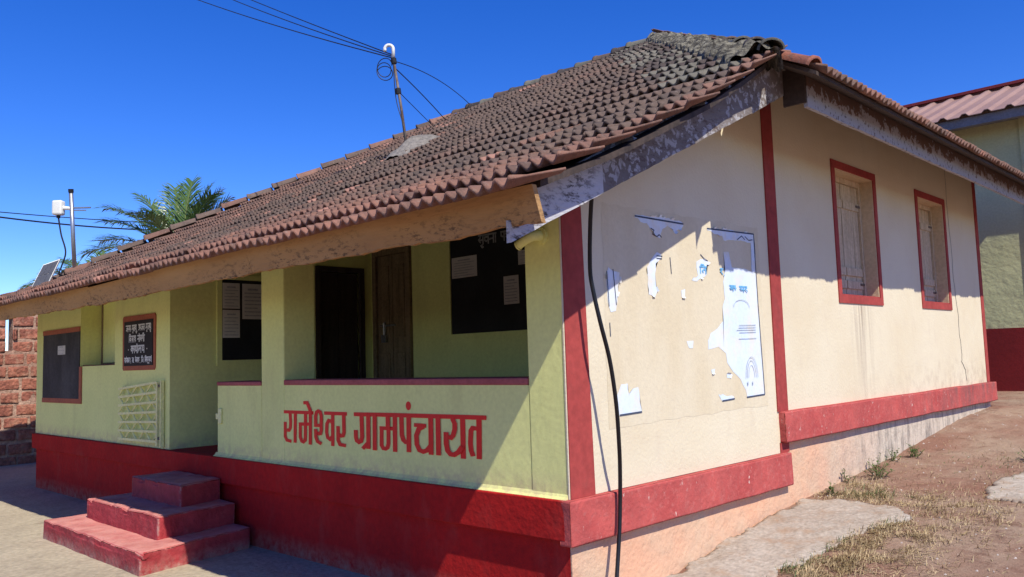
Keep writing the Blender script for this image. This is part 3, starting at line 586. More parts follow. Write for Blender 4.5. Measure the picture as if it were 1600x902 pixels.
def tile_verts(seed):
    rnd = random.Random(seed); W, Lg = .184, .385; nxs = 16; V_ = []; F_ = []
    rows = ((0, .020, .034), (.014, .0195, .036), (.12, .012, .021), (Lg, .007, 0))
    for v, amp, lift in rows:
        for i in range(nxs + 1):
            u = i / nxs; k_ = .55 if v < .1 else 0; h = amp * ((1 - k_) * math.cos(4 * math.pi * u) + k_ * (1 - 2 * abs(math.sin(2 * math.pi * u))) + .12)
            V_.append(((u - .5) * W, v + (rnd.uniform(-.003, .003) if v == 0 else 0), lift + h + .020))
    n = nxs + 1
    for r in range(3):
        for i in range(nxs): F_.append((r * n + i, r * n + i + 1, (r + 1) * n + i + 1, (r + 1) * n + i))
    b = len(V_)
    for i in range(n): x, yv, z = V_[i]; V_.append((x, yv, z - .019))
    for i in range(n): x, yv, z = V_[3 * n + i]; V_.append((x, yv, z - .012))
    for i in range(nxs):
        F_.append((b + i, b + i + 1, i + 1, i)); F_.append((b + n + i, b + n + i + 1, b + i + 1, b + i))
    F_.append((0, n, b)); F_.append((n, 2 * n, 3 * n, b + n, b)); F_.append((nxs, b + nxs, n + nxs)); F_.append((n + nxs, b + nxs, b + n + nxs, 3 * n + nxs, 2 * n + nxs))
    return V_, F_
TV = [tile_verts(k) for k in range(4)]
def tile_mesh(k):
    me = bpy.data.meshes.new('roof_tile'); me.from_pydata(TV[k][0], [], TV[k][1]); me.update(); me.materials.append(MATS['tile_single'])
    me.polygons.foreach_set('use_smooth', [True] * len(me.polygons)); return me
TM = [tile_mesh(k) for k in range(4)]
GA, WT = .312, .177
# boarded deck under the tiles
m = MB(); N = 60
for y0, y1, ny in ((-1.02, .6, 6), (.6, 6, 12)):
    for j in range(ny):
        ya, yb = y0 + (y1 - y0) * j / ny, y0 + (y1 - y0) * (j + 1) / ny
        xa = min(XR - .06, hipR((ya))) if ya > 1.3 else XR - .06
        xb = min(XR - .06, hipR((yb))) if yb > 1.3 else XR - .06
        la = max(XL, hipL(ya)) if ya > .3 else XL; lb = max(XL, hipL(yb)) if yb > .3 else XL
        for k in range(12):
            f0, f1 = k / 12, (k + 1) / 12
            P = [(la + (xa - la) * f0, ya), (la + (xa - la) * f1, ya), (lb + (xb - lb) * f1, yb), (lb + (xb - lb) * f0, yb)]
            m.prism([(x, y, zroof(x, y) - .06) for x, y in P], (0, 0, .035))
PK, PL = Vector((-3.2, 6, 5.40)), Vector((-7.6, 6, 5.25))
ES = 2.83
m.prism([(1.0, 1.66, ES), (1.0, 9.6, ES), (-.3, 9.6, 3.68), tuple(PK - Vector((0, 0, .05))), (.70, 1.66, 3.0)], (0, 0, -.03))
m.prism([(1.0, 9.6, ES), (1.0, 12.2, ES), (-.3, 12.2, 3.68), (-.3, 9.6, 3.68)], (0, 0, -.03))
m.prism([(-.3, 9.6, 3.68), (-12.1, 9.6, 3.4), tuple(PL - Vector((0, 0, .05))), tuple(PK - Vector((0, 0, .05)))], (0, 0, -.03))
m.prism([(-12.1, 9.6, 3.4), (-12.1, .35, 2.2), tuple(PL - Vector((0, 0, .05)))], (0, 0, -.03))
roof = m.build('roof', 'deck_wood', office)
rows = int(STOT / GA) + 1
cand = []
rng = random.Random(3)
DARK, RED, ORANGE, MOSS, BLACK = Vector((.118, .081, .062)), Vector((.255, .122, .084)), Vector((.40, .20, .145)), Vector((.15, .145, .115)), Vector((.052, .043, .040))
for j in range(rows):
    off = rng.uniform(-.035, .03) if j else .045
    i = 0
    while True:
        x = XR - WT / 2 - i * WT + off; i += 1
        if x < XL: break
        s = j * GA + rng.uniform(-.012, .012) - (rng.uniform(.02, .07) if rng.random() < .04 and j else 0)
        if j == 0: s -= .13 if x > -.42 else .05
        s += noise.noise(Vector((x * .6, j * 3.1, 4))) * .035
        p, a, t, n = frame_at(front, x, s + .2)
        if p.y > 1.3 and p.x > hipR(p.y) + .10: continue
        if p.y > .3 and p.x < hipL(p.y) - .03: continue
        if p.y > 6.05: continue
        p0 = front(x, s)
        hd = (hipR(p.y) - p.x)
        r = rng.random(); low = max(0, 1 - j / 6.0); wear = .5 + .5 * noise.noise(Vector((x * .55, s * .9, 7)))
        k = min(1, max(0, low * .85 + (wear - .55) * 1.3 * (1 if j < 9 else .5) + rng.uniform(-.10, .10)))
        c = DARK.lerp(RED, k)
        if x < -7 : c = c.lerp(RED, .35)
        if r < .012: c = c.lerp(ORANGE, .7)
        elif r < .05: c = c.lerp(RED, .5)
        elif r > .85: c = c.lerp(BLACK, .4)
        if p.y > 1.3 and hd < .75: c = c.lerp(MOSS if rng.random() < .6 else BLACK, .8)
        if i == 1: c = c.lerp(RED, .5)
        c = c * rng.uniform(.9, 1.1)
        t_ = t; n_ = n; ang = rng.uniform(-.012, .012) * (5 if rng.random() < .07 else 1); a2 = (a + t * ang).normalized(); t2 = n.cross(a2)
        p0 = p0 + n * (rng.uniform(-.004, .006) + noise.noise(Vector((x * 1.3, j * .7, 8))) * .012 - (.030 if j == 0 else 0))
        vis = (p0 - Vector(mw.translation)).length
        cand.append((vis, p0, a2, t2, n, c, rng.randrange(4)))
cand.sort(key=lambda q: q[0])
field = MB(); tint = []
for q, (vis, p0, a, t, n, c, k) in enumerate(cand):
    mm = Matrix(((a.x, t.x, n.x, p0.x), (a.y, t.y, n.y, p0.y), (a.z, t.z, n.z, p0.z), (0, 0, 0, 1)))
    if q < 300:
        o = bpy.data.objects.new('roof_tile', TM[k]); C.objects.link(o); o.matrix_basis = mm; attach(o, roof); o.color = (c.x, c.y, c.z, 1)
    else:
        field.add([mm @ Vector(v) for v in TV[k][0]], TV[k][1]); tint += [c] * len(TV[k][0])
# side slope above the long eave, same tiles
def sidefn(y, s): u = s * .837; return Vector((1.03 - u, y, 2.800 + .654 * u))
for j in range(16):
    for i in range(59):
        y = 1.78 + i * WT; s = j * GA
        p = sidefn(y, s + .2)
        if sidefn(y, s + .33).x < hipR(min(6, y)) and y < 6: continue
        if 6 < y < 9.6 and p.x < -.3 - (9.6 - y) * .8: continue
        if y >= 9.6 and p.x < -.3: continue
        p0 = sidefn(y, s + rng.uniform(-.012, .012)); a = Vector((0, 1, 0)); t = (sidefn(y, 1) - sidefn(y, 0)).normalized(); n = a.cross(t)
        c = DARK.lerp(RED, min(1, max(0, .55 + rng.uniform(-.4, .4)))) * rng.uniform(.8, 1.15)
        p0 += n * rng.uniform(-.004, .006)
        mm = Matrix(((a.x, t.x, n.x, p0.x), (a.y, t.y, n.y, p0.y), (a.z, t.z, n.z, p0.z), (0, 0, 0, 1)))
        k = rng.randrange(4); field.add([mm @ Vector(v) for v in TV[k][0]], TV[k][1]); tint += [c] * len(TV[k][0])
fo = field.build('tile_field', 'tile_field', roof, smooth=True); fo['kind'] = 'stuff'
at = fo.data.color_attributes.new('tint', 'FLOAT_COLOR', 'POINT')
at.data.foreach_set('color', [w_ for c in tint for w_ in (c.x, c.y, c.z, 1)])
# ridge and hip caps
def cap_mesh(name, L=.44, r0=.125, r1=.105):
    m = MB(); seg = 10
    for v, r in ((0, r0 + .012), (.03, r0 + .012), (.035, r0), (L, r1)):
        for k in range(seg + 1):
            a = math.pi * k / seg; m.v.append((math.cos(a) * r, v, math.sin(a) * r * .85))
    n = seg + 1
    for r in range(3):
        for k in range(seg): m.f.append((r * n + k + 1, r * n + k, (r + 1) * n + k, (r + 1) * n + k + 1))
    b = len(m.v)
    for k in range(seg + 1): x, y, z = m.v[k]; m.v.append((x * .86, y, z * .84 - .004))
    for k in range(seg): m.f.append((k, k + 1, b + k + 1, b + k))
    me = bpy.data.meshes.new(name); me.from_pydata(m.v, [], m.f); me.update(); me.materials.append(MATS['tile_single'])
    me.polygons.foreach_set('use_smooth', [True] * len(me.polygons)); return me
HC = cap_mesh('hip_tile'); RC = cap_mesh('ridge_tile', .40, .12, .10)
def caps(name, me, A, B, step, cols, lift):
    d = B - A; L = d.length; d.normalize(); a = d.cross(Vector((0, 0, 1))).normalized(); n = a.cross(d)
    for i in range(int(L / step) + 1):
        p = A + d * min(i * step, L - .43) + n * (lift + rng.uniform(-.012, .012))
        o = bpy.data.objects.new(name, me); C.objects.link(o)
        o.matrix_basis = Matrix(((a.x, d.x, n.x, p.x), (a.y, d.y, n.y, p.y), (a.z, d.z, n.z, p.z), (0, 0, 0, 1))) @ Matrix.Rotation(rng.uniform(-.05, .05), 4, 'Z') @ Matrix.Rotation(-.05, 4, 'X')
        attach(o, roof); c = cols[i % len(cols)] * rng.uniform(.8, 1.2); o.color = (c.x, c.y, c.z, 1)
hl = [Vector((hipL(y), y, zroof(hipL(y), y))) for y in (.5, 6)]
caps('hip_tile', HC, hl[0], Vector((-7.6, 6, zroof(-7.6, 6))), .46, [DARK, RED * .6 + DARK * .5, DARK * 1.2], .02)
caps('ridge_tile', RC, Vector((-7.5, 6, zroof(-7.5, 6))), Vector((-3.2, 6, zroof(-3.2, 6))), .36, [DARK, BLACK, MOSS * .8], .015)
h0 = Vector((.78, 1.44, zroof(.7, 1.44) + .03))
SC_ = cap_mesh('hip_tile', .40, .085, .075)
caps('hip_tile', SC_, h0, Vector((-3.2, 6, zroof(-3.2, 6) + .02)), .44, [MOSS * .7, BLACK * 1.3, MOSS * .9, DARK], .03)
# lichen-covered mortar bedding along the right hip
m = MB(); n1, n2 = 180, 20
for i in range(n1 + 1):
    f = i / n1; y = 1.36 + f * 4.6; x = hipR(y)
    for j in range(n2 + 1):
        u = j / n2; w_ = .42 - .18 * f
        xx = x + .06 - u * w_; z = zroof(xx, y) + .075 + .05 * math.sin(u * math.pi) + noise.noise(Vector((xx * 9, y * 9, 0))) * .03 + .024 * math.cos(2 * math.pi * xx / .177) - (.12 if j in (0, n2) else 0)
        if xx > hipR(y): z -= (xx - hipR(y)) * 1.0
        m.v.append((xx, y, z))
for i in range(n1):
    for j in range(n2): q = i * (n2 + 1) + j; m.f.append((q, q + n2 + 1, q + n2 + 2, q + 1))
m.build('hip_mortar', 'lichen', roof, smooth=True)
# fresh clay cap turned down over the hip end
o = bpy.data.objects.new('hip_tile', SC_); C.objects.link(o)
dv = (Vector((.2, 1.70, 3.26)) - Vector((.98, 1.66, 2.86))).normalized(); av = dv.cross(Vector((0, 0, 1))).normalized(); nv = av.cross(dv); p = Vector((.98, 1.68, 2.86))
o.matrix_basis = Matrix(((av.x, dv.x, nv.x, p.x), (av.y, dv.y, nv.y, p.y), (av.z, dv.z, nv.z, p.z), (0, 0, 0, 1))); attach(o, roof); o.color = (.30, .11, .07, 1)
# eave boards
def board(name, mat, A, B, h0, h1, th, nrm, rag=.0, parent=roof, seed=0, lean=0):
    """plank from A to B (bottom line) with height h0 -> h1 and an eroded lower edge"""
    A, B = Vector(A), Vector(B); L = (B - A).length; n = max(2, int(L / .06)); m = MB(); nrm = Vector(nrm)
    for i in range(n + 1):
        f = i / n; p = A.lerp(B, f); h = h0 + (h1 - h0) * f
        e = rag * (noise.noise(Vector((f * L * 2.2 + seed, 1, 0))) * .9 + noise.noise(Vector((f * L * 14 + seed, 2, 0))) * .5)
        for q, o_ in (((0, lean, e), 0), ((0, 0, h), 0), ((0, 0, h), 1), ((0, lean, e), 1)): m.v.append(tuple(p + Vector(q) + nrm * th * o_))
    for i in range(n):
        for k in range(4): m.f.append((i * 4 + k, i * 4 + (k + 1) % 4, i * 4 + 4 + (k + 1) % 4, i * 4 + 4 + k))
    m.f.append((0, 1, 2, 3)[::-1]); m.f.append(tuple(n * 4 + k for k in range(4)))
    return m.build(name, mat, parent)
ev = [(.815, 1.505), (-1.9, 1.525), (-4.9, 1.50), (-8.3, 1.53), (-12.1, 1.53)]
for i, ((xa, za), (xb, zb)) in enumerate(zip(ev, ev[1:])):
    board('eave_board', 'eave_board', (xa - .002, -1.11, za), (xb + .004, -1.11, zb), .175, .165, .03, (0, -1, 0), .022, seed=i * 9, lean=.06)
rk = lambda y: 1.535 + .4515 * (y + .862)
board('rake_board', 'rake_board_pale', (.59, -1.09, rk(-1.09)), (.59, -.345, rk(-.345)), .21, .24, .03, (1, 0, 0), .008, seed=3)
board('rake_board', 'rake_board', (.585, -.338, rk(-.338)), (.585, 1.95, rk(1.95)), .25, .30, .03, (1, 0, 0), .012, seed=5)
board('side_board', 'side_board', (.75, 1.99, 2.69), (.75, 6.2, 2.69), .27, .27, .03, (1, 0, 0), .010, seed=8)
board('side_board', 'side_board', (.75, 6.205, 2.69), (.75, 12.2, 2.69), .27, .27, .03, (1, 0, 0), .010, seed=11)
part('corner_board', 'deck_wood', (.60, .778, 1.965, 1.985, 2.72, 3.0), parent=roof)
# batten ends under the rake tiles
for y in (-.85, -.12, .62, .95, 1.15):
    z = zroof(.8, y) - .035
    part('batten_end', 'rake_board_pale', (.50, .70 + random.uniform(-.03, .06), y - .03, y + .035, z - .012, z + .014), parent=roof)

# ------------------------------------------------------------------ entrance steps
st = thing('entrance_steps', (-4.8, -.6, -.8), 'three dull red painted masonry steps leading up to the verandah entrance', 'steps')
rough_box('step', (-6.0, -3.60, -1.16, -.06, -.84, -.60), 'red_step', st, 26, .009, .015, 1, .24, .10)
rough_box('step', (-5.68, -3.97, -.85, -.06, -.62, -.40), 'red_step', st, 24, .008, .015, 2, .16, .10)
rough_box('step', (-5.42, -4.28, -.52, -.06, -.42, -.195), 'red_step', st, 20, .007, .015, 3, .14, .08)

# ------------------------------------------------------------------ boards, notices, sign
def put_y(yw):
    return lambda a, z, t: (a, yw - t, z)
def put_x(xw):
    return lambda a, z, t: (xw + t, a, z)
nb = thing('notice_board', (-9.2, 0, .46), 'dark grey slate notice board with orange border beside the front window', 'notice board')
part('panel', 'slate_board', (-10.0, -8.502, -.012, -.001, .52, 1.42), parent=nb)
part('frame', 'orange_frame', (-10.01, -8.502, -.016, -.001, 1.42, 1.485), (-10.01, -8.42, -.016, -.001, .455, .52), (-8.50, -8.42, -.0155, -.001, .52, .948), parent=nb)
def notice(name, yw, x0, x1, z0, z1, label, lines=6, mat='paper', ink='faint_ink', axis='y', head=True):
    t = thing(name, (x0, yw, z0) if axis == 'y' else (yw, x0, z0), label, 'paper notice', 'printed notices on the boards')
    m = MB(); q = put_y(yw) if axis == 'y' else put_x(yw)
    nx_, nz_ = 6, 6; sg = -1
    for j in range(nz_ + 1):
        for i in range(nx_ + 1):
            f, g_ = i / nx_, j / nz_
            m.v.append(q(x0 + (x1 - x0) * f, z0 + (z1 - z0) * g_, .004 + .004 * max(0, noise.noise(Vector((f * 2 + x0, g_ * 2, z0))))))
    for j in range(nz_):
        for i in range(nx_): k = j * (nx_ + 1) + i; m.f.append((k, k + 1, k + nx_ + 2, k + nx_ + 1))
    m.build('sheet', mat, t)
    m = MB(); h = z1 - z0; w_ = x1 - x0
    for i in range(lines):
        z = z1 - h * (.16 + .74 * i / max(1, lines - 1)); a = x0 + w_ * .1; b = x1 - w_ * (.1 + (.25 * random.random() if i % 3 == 2 else 0))
        if head and i == 0: a = x0 + w_ * .25; b = x1 - w_ * .25
        ribbon(m, [(a, z), (b, z)], h * (.03 if i else .055), q, th=.0095)
    m.build('print', ink, t); return t
notice('paper_notice', -.013, -9.35, -9.04, 1.125, 1.25, 'small white notice stuck on the slate board beside the front window', 3)
sg = thing('name_sign', (-6.55, 0, .87), 'black office sign with orange border and white lettering above the folded gate', 'sign')
m = MB(); m.prism([(-7.02, -.001, .90), (-7.00, -.001, .875), (-6.11, -.001, .875), (-6.085, -.001, .90), (-6.075, -.001, 1.49), (-6.10, -.001, 1.52), (-7.00, -.001, 1.525), (-7.025, -.001, 1.50)], (0, -.012, 0)); m.build('border', 'orange_frame', sg)
part('panel', 'board_black', (-6.962, -6.132, -.020, -.0132, .928, 1.458), parent=sg)
m = MB(); P = put_y(-.0203)
write(m, 'jnm mRtyU, upjt mRtyU', P, -6.90, 1.335, .73, .072, .014)
write(m, 'ivvAh nOMdNI', P, -6.80, 1.205, .46, .075, .015)
write(m, '* kAyHAly *', P, -6.84, 1.075, .58, .085, .018)
write(m, 'rAmESvr, tA. dEvgD, ij. isMZWdWrgH', P, -6.935, .965, .79, .058, .012)
m.build('lettering', 'white_letter', sg)
# verandah boards
nb = thing('notice_board', (-5.72, .9, .95), 'black notice board on the verandah side wall behind the thin column', 'notice board')
part('panel', 'board_black', (-5.719, -5.705, .60, 1.42, .96, 1.90), parent=nb)
part('frame', 'green_paint', (-5.719, -5.700, .54, .60, .90, 1.96), (-5.719, -5.700, 1.42, 1.48, .90, 1.96), (-5.719, -5.700, .60, 1.42, .90, .96), (-5.719, -5.700, .60, 1.42, 1.90, 1.96), parent=nb)
notice('paper_notice', -5.7045, .605, .82, 1.56, 1.86, 'upper left paper notice on the verandah side board', 7, axis='x')
notice('paper_notice', -5.7045, .605, .82, 1.22, 1.545, 'lower left paper notice on the verandah side board', 7, axis='x')
notice('paper_notice', -5.7045, .85, 1.12, 1.44, 1.86, 'wide paper notice on the verandah side board next to the column', 8, axis='x')
nb = thing('notice_board', (-3.4, 2.74, 1.17), 'large black notice board with white heading on the verandah back wall', 'notice board')
part('panel', 'board_black', (-4.10, -2.55, 2.728, 2.739, 1.19, 2.46), parent=nb)
part('frame', 'green_paint', (-4.16, -4.10, 2.715, 2.739, 1.13, 2.52), (-2.55, -2.49, 2.715, 2.739, 1.13, 2.52), (-4.10, -2.55, 2.715, 2.739, 1.13, 1.19), parent=nb)
m = MB(); write(m, 'sUcnA flk', put_y(2.7275), -3.60, 2.215, .72, .11, .020); m.build('heading', 'chalk_letter', nb)
notice('paper_notice', 2.7275, -4.07, -3.63, 1.86, 2.11, 'landscape paper notice at the upper left of the large verandah board', 7)
notice('paper_notice', 2.7275, -3.20, -2.96, 1.49, 1.81, 'upright paper notice in the middle of the large verandah board', 8)
notice('paper_notice', 2.7275, -2.96, -2.70, 1.92, 2.08, 'paper notice half hidden behind the yellow corner pillar', 4)

# ------------------------------------------------------------------ low iron gate folded back on the wall
gt = thing('folding_gate', (-5.85, -.06, .02), 'low pale iron slat gate swung open flat against the front wall', 'gate')
NS = 7
for i in range(NS):
    z = .055 + i * .098
    m = MB(); zl, zr_ = z, z + .012 + .065 * i / (NS - 1)
    m.prism([(-7.02, -.052, zl), (-5.93, -.052, zr_), (-5.93, -.052, zr_ + .027), (-7.02, -.052, zl + .027)], (0, -.010, 0)); m.build('slat', 'gate_paint', gt)
for i in range(NS - 1):
    for j, x in enumerate((-6.98, -6.78, -6.58, -6.38, -6.18, -6.0)):
        z = .075 + i * .10 + (.06 * (x + 7.02)) * i / 6
        s_ = .07 if (i + j) % 2 else -.07
        m = MB(); m.tube([(x - s_, -.040, z), (x + s_, -.040, z + .10)], .012, 5); m.build('lattice_bar', 'gate_paint', gt)
part('stile', 'gate_paint', (-5.93, -5.90, -.064, -.030, .03, .735), (-5.86, -5.835, -.05, -.012, .02, .755), parent=gt)
for z in (.10, .68): part('hinge', 'rust_iron', (-5.905, -5.86, -.055, -.02, z, z + .03), parent=gt)

# ------------------------------------------------------------------ conduit elbow on the corner pillar
pe = thing('conduit_elbow', (-.19, -.01, 1.60), 'short painted pipe elbow sticking out of the yellow corner pillar', 'pipe')
m = MB(); m.tube([(-.16, 0, 1.655), (-.16, -.05, 1.655), (-.175, -.085, 1.645), (-.215, -.10, 1.625), (-.265, -.105, 1.60)], [.034, .034, .033, .029, .029], 14, cap=False); m.build('elbow', 'green_paint', pe, smooth=True)
m = MB(); m.tube([(-.262, -.105, 1.601), (-.272, -.106, 1.597)], [.033, .033], 14, cap=False); m.build('rim', 'green_paint', pe, smooth=True)
m = MB(); m.tube([(-.225, -.102, 1.62), (-.228, -.102, 1.619)], .027, 12); m.build('dark_mouth', 'ink', pe)
m = MB(); m.tube([(-.16, .0, 1.655), (-.16, -.018, 1.655)], .055, 16); m.build('base_plate', 'green_paint', pe)
m = MB(); m.tube([(-.15, -.03, 1.69), (-.145, -.02, 1.80), (-.14, -.006, 1.9)], .005, 6); m.build('wire_lead', 'green_paint', pe)

# ------------------------------------------------------------------ torn poster on the side wall
po = thing('torn_poster', (0, 1.5, .45), 'torn remains of a large white and blue poster on the cream side wall', 'poster')
m = MB(); m.v = [(.004, .42, .44), (.004, 2.62, .44), (.004, 2.62, 1.93), (.004, .42, 1.91)]; m.f = [(0, 1, 2, 3)]; 
n = 24; m = MB()
edge = []
cs = [(.42, .40), (2.63, .42), (2.60, 1.93), (.43, 1.90)]
for (a, b), (c, d_) in zip(cs, cs[1:] + cs[:1]):
    for k in range(n): f = k / n; edge.append((.0013, a + (c - a) * f + random.uniform(-.008, .008), b + (d_ - b) * f + random.uniform(-.008, .008)))
m.v = edge; m.f = [tuple(range(len(edge)))]; m.build('adhesive_stain', 'adhesive', po)
def ragged(pts, amp, sub):
    out = []
    for (a, b), (c, d_) in zip(pts, pts[1:] + pts[:1]):
        L = math.hypot(c - a, d_ - b); k = max(1, int(L / sub))
        for i in range(k):
            f = i / k; out.append((a + (c - a) * f + (random.uniform(-amp, amp) if i else 0), b + (d_ - b) * f + (random.uniform(-amp, amp) if i else 0)))
    return out
z_ok = lambda q: q[1] > .56 and q[0] < 2.40
for key, pts in POSTER.items():
    bm = bmesh.new(); rp = ragged(pts, .002 if key == 'c' else .006, .03); vs = [bm.verts.new((.003, a, z)) for a, z in rp]
    f = bm.faces.new(vs); bmesh.ops.triangulate(bm, faces=[f])
    area = sum(a1 * z2 - a2 * z1 for (a1, z1), (a2, z2) in zip(rp, rp[1:] + rp[:1])); sgn = 1 if area > 0 else -1
    for q_ in range(len(rp) - 1):                 # lifted, curling lips along the torn edge
        if key != 'c' and random.random() < .13 and z_ok(rp[q_]):
            (a1, z1), (a2, z2) = rp[q_], rp[q_ + 1]; L_ = math.hypot(a2 - a1, z2 - z1) + 1e-6; o1, o2 = (z2 - z1) / L_ * sgn, -(a2 - a1) / L_ * sgn
            e1, e2 = random.uniform(.004, .016), random.uniform(.004, .016)
            fl = [bm.verts.new(v_) for v_ in ((.0032, a1, z1), (.0032, a2, z2), (.006 + e2 * .8, a2 + o1 * e2, z2 + o2 * e2), (.006 + e1 * .8, a1 + o1 * e1, z1 + o2 * e1))]
            bm.faces.new(fl)
    me = bpy.data.meshes.new('paper_scrap'); bm.to_mesh(me); bm.free(); me.materials.append(MATS['poster_paper'])
    o = bpy.data.objects.new('paper_scrap', me); C.objects.link(o); attach(o, po)
for key, pts in PLINES.items():
    m = MB(); ribbon(m, pts, .012 if key in ('1', '2', '3', '4', '5', '6') else .008, put_x(.0035), th=.0015); m.build('border_line', 'poster_line', po)
m = MB(); Q = put_x(.0035)
write(m, 'it', Q, 1.63, 1.485, .10, .055, .012); write(m, 'r,', Q, 1.93, 1.49, .08, .05, .012); write(m, 'k Gr', Q, 2.07, 1.365, .29, .045, .012)
m.build('printed_words', 'poster_blue', po)
m = MB()
for cz, rx, rz in ((.66, .05, .10), (.66, .075, .14), (.66, .10, .17)):
    ribbon(m, [(2.36 + rx * math.cos(k / 16 * math.pi), cz + rz * math.sin(k / 16 * math.pi)) for k in range(17)], .005, Q)
for z in (1.03, 1.05, 1.07, 1.09, .98): ribbon(m, [(2.14 + random.uniform(0, .05), z), (2.47, z + .005)], .005, Q)
ribbon(m, [(2.25 + .13 * math.cos(k / 12 * math.pi), 1.24 + .06 * math.sin(k / 12 * math.pi)) for k in range(13)], .005, Q)
for a in (2.28, 2.36): ribbon(m, [(a, .60), (a, .63)], .012, Q)
m.build('faint_print', 'poster_print', po)

# ------------------------------------------------------------------ black cable hanging by the side wall
cp = [(.30, -.02, 1.98), (.20, .06, 1.72), (.15, .10, 1.42), (.155, .12, 1.27), (.18, .145, 1.08), (.19, .21, .85), (.185, .265, .58), (.15, .325, .31), (.115, .37, .14), (.095, .385, -.04), (.10, .36, -.22), (.12, .30, -.42), (.15, .22, -.62), (.17, .14, -.775)]
def spline(pts, n):
    pts = [Vector(p) for p in pts]; out = []
    for i in range(len(pts) - 1):
        p0, p1, p2, p3 = pts[max(0, i - 1)], pts[i], pts[i + 1], pts[min(len(pts) - 1, i + 2)]
        for k in range(n):
            t = k / n; out.append(.5 * ((2 * p1) + (p2 - p0) * t + (2 * p0 - 5 * p1 + 4 * p2 - p3) * t * t + (3 * p1 - p0 - 3 * p2 + p3) * t ** 3))
    return out + [pts[-1]]
m = MB(); m.tube(spline(cp, 5), .0135, 10); tag(m.build('hanging_cable', 'rubber', smooth=True), 'thick black cable hanging from the roof edge beside the red corner stripe', 'cable')

# ------------------------------------------------------------------ service mast on the roof
MBASE = Vector((-4.78, 2.65, 3.50)); MTOP = Vector((-4.90, 2.54, 4.80))
ms = thing('service_mast', MBASE, 'thin grey electric service pipe with white bent tip standing on the tiled roof', 'mast')
ax = MTOP - MBASE
m = MB(); m.tube([MBASE - ax * .06, MBASE + ax * .5 + Vector((.01, 0, 0)), MTOP], [.019, .018, .017], 10); m.build('pipe', 'rust_iron', ms, smooth=True)
rd = Vector((.717, .696, 0))
m = MB(); m.tube([MTOP + rd * (-.0 - .055 * (1 - math.cos(a))) + Vector((0, 0, .12 + .055 * math.sin(a))) if a >= 0 else MTOP for a in [-1] + [k * math.pi / 10 * 1.15 for k in range(11)]], .022, 10); m.build('bent_tip', 'white_plastic', ms, smooth=True)
for f in (.97, .66):
    p = MBASE + ax * f; m = MB(); m.tube([p - ax.normalized() * .035, p + ax.normalized() * .035], .036, 10); m.build('clamp', 'iron_dark', ms)
m = MB(); p = MTOP - rd * .10 + Vector((0, 0, -.10))
m.tube([p + rd * (.10 * math.cos(a) - .02) + Vector((.02 * math.sin(a * .7), 0, .11 * math.sin(a) - a * .008)) for a in [k * .35 for k in range(44)]], .006, 5); m.build('cable_coil', 'wire', ms)
m = MB(); m.tube(spline([MTOP + Vector((.02, -.02, 0)), MBASE + ax * .6 + Vector((-.03, -.03, 0)), MBASE + ax * .3 + Vector((.03, -.03, 0)), MBASE + Vector((0, -.03, .02))], 5), .006, 5); m.build('feed_cable', 'wire', ms)
# mortar pad around its foot
m = MB(); n1 = 20
for i in range(n1 + 1):
    for j in range(n1 + 1):
        u, v_ = i / n1 * 2 - 1, j / n1 * 2 - 1; r = math.hypot(u, v_ * .8)
        x, y = MBASE.x + .10 + u * .30, MBASE.y - .02 + v_ * .34
        m.v.append((x, y, zroof(x, y) + .10 + .13 * max(0, 1 - r * 1.25) + noise.noise(Vector((x * 9, y * 9, 0))) * .03 - .22 * max(0, r - .75)))
m.f = [(i * (n1 + 1) + j, (i + 1) * (n1 + 1) + j, (i + 1) * (n1 + 1) + j + 1, i * (n1 + 1) + j + 1) for i in range(n1) for j in range(n1)]
m.build('mortar_pad', 'mortar', ms, smooth=True)
def cable(name, A, B, sag, r, label, n=24, grp=None):
    A, B = Vector(A), Vector(B); m = MB()
    m.tube([A.lerp(B, k / n) - Vector((0, 0, sag * 4 * (k / n) * (1 - k / n))) for k in range(n + 1)], r, 6)
    return tag(m.build(name, 'wire', smooth=True), label, 'cable', grp)
cable('stay_wire', MTOP - ax * .03, (-7.05, 5.9, zroof(-7.05, 5.9) + .14), -.10, .006, 'bowed upper stay wire running from the roof mast to the ridge', grp='stay wires of the roof mast')
cable('stay_wire', MTOP - ax * .10, (-6.4, 4.75, zroof(-6.4, 4.75) + .10), -.02, .007, 'middle taut stay wire running from the roof mast to the tiles', grp='stay wires of the roof mast')
cable('stay_wire', MBASE + ax * .66, (-6.4, 4.5, zroof(-6.4, 4.5) + .08), .0, .005, 'lower stay wire tied halfway up the roof mast', grp='stay wires of the roof mast')

# ------------------------------------------------------------------ weather mast and solar panel on the left end of the roof
WB = Vector(WMAST[0]); WT_ = Vector(WMAST[1])
wm = thing('sensor_mast', WB, 'galvanised pole carrying a white sensor box at the left end of the roof', 'mast')
wx = (WT_ - WB)
m = MB(); m.tube([WB - wx * .05, WT_], .034, 12); m.build('pole', 'steel', wm, smooth=True)
m = MB(); m.tube([WT_ - wx * .03, WT_ + wx * .01], .042, 12); m.build('pole_cap', 'iron_dark', wm)
bp = WB + wx * .80 - rd * .22
m = MB()
for (a, b, c) in ((.085, .07, .125),):
    o_ = bp; m.prism([o_ + rd * s_ * a + Vector((-.696, .717, 0)) * b - Vector((0, 0, c)) if False else o_ + rd * s1 * a + Vector((.696, -.717, 0)) * s2 * b - Vector((0, 0, c)) for s1, s2 in ((-1, -1), (1, -1), (1, 1), (-1, 1))], (0, 0, 2 * c))
m.build('sensor_box', 'white_plastic', wm, bevel=.03)
m = MB(); m.tube([bp + rd * .05, WB + wx * .79], [.035, .03], 8); m.build('arm', 'white_plastic', wm)
m = MB(); m.tube([WB + wx * .795 - rd * .08, WB + wx * .795 + rd * .32], .014, 6); m.tube([WB + wx * .77, WB + wx * .765 + rd * .24], .010, 6); m.build('clamp_rods', 'steel', wm)
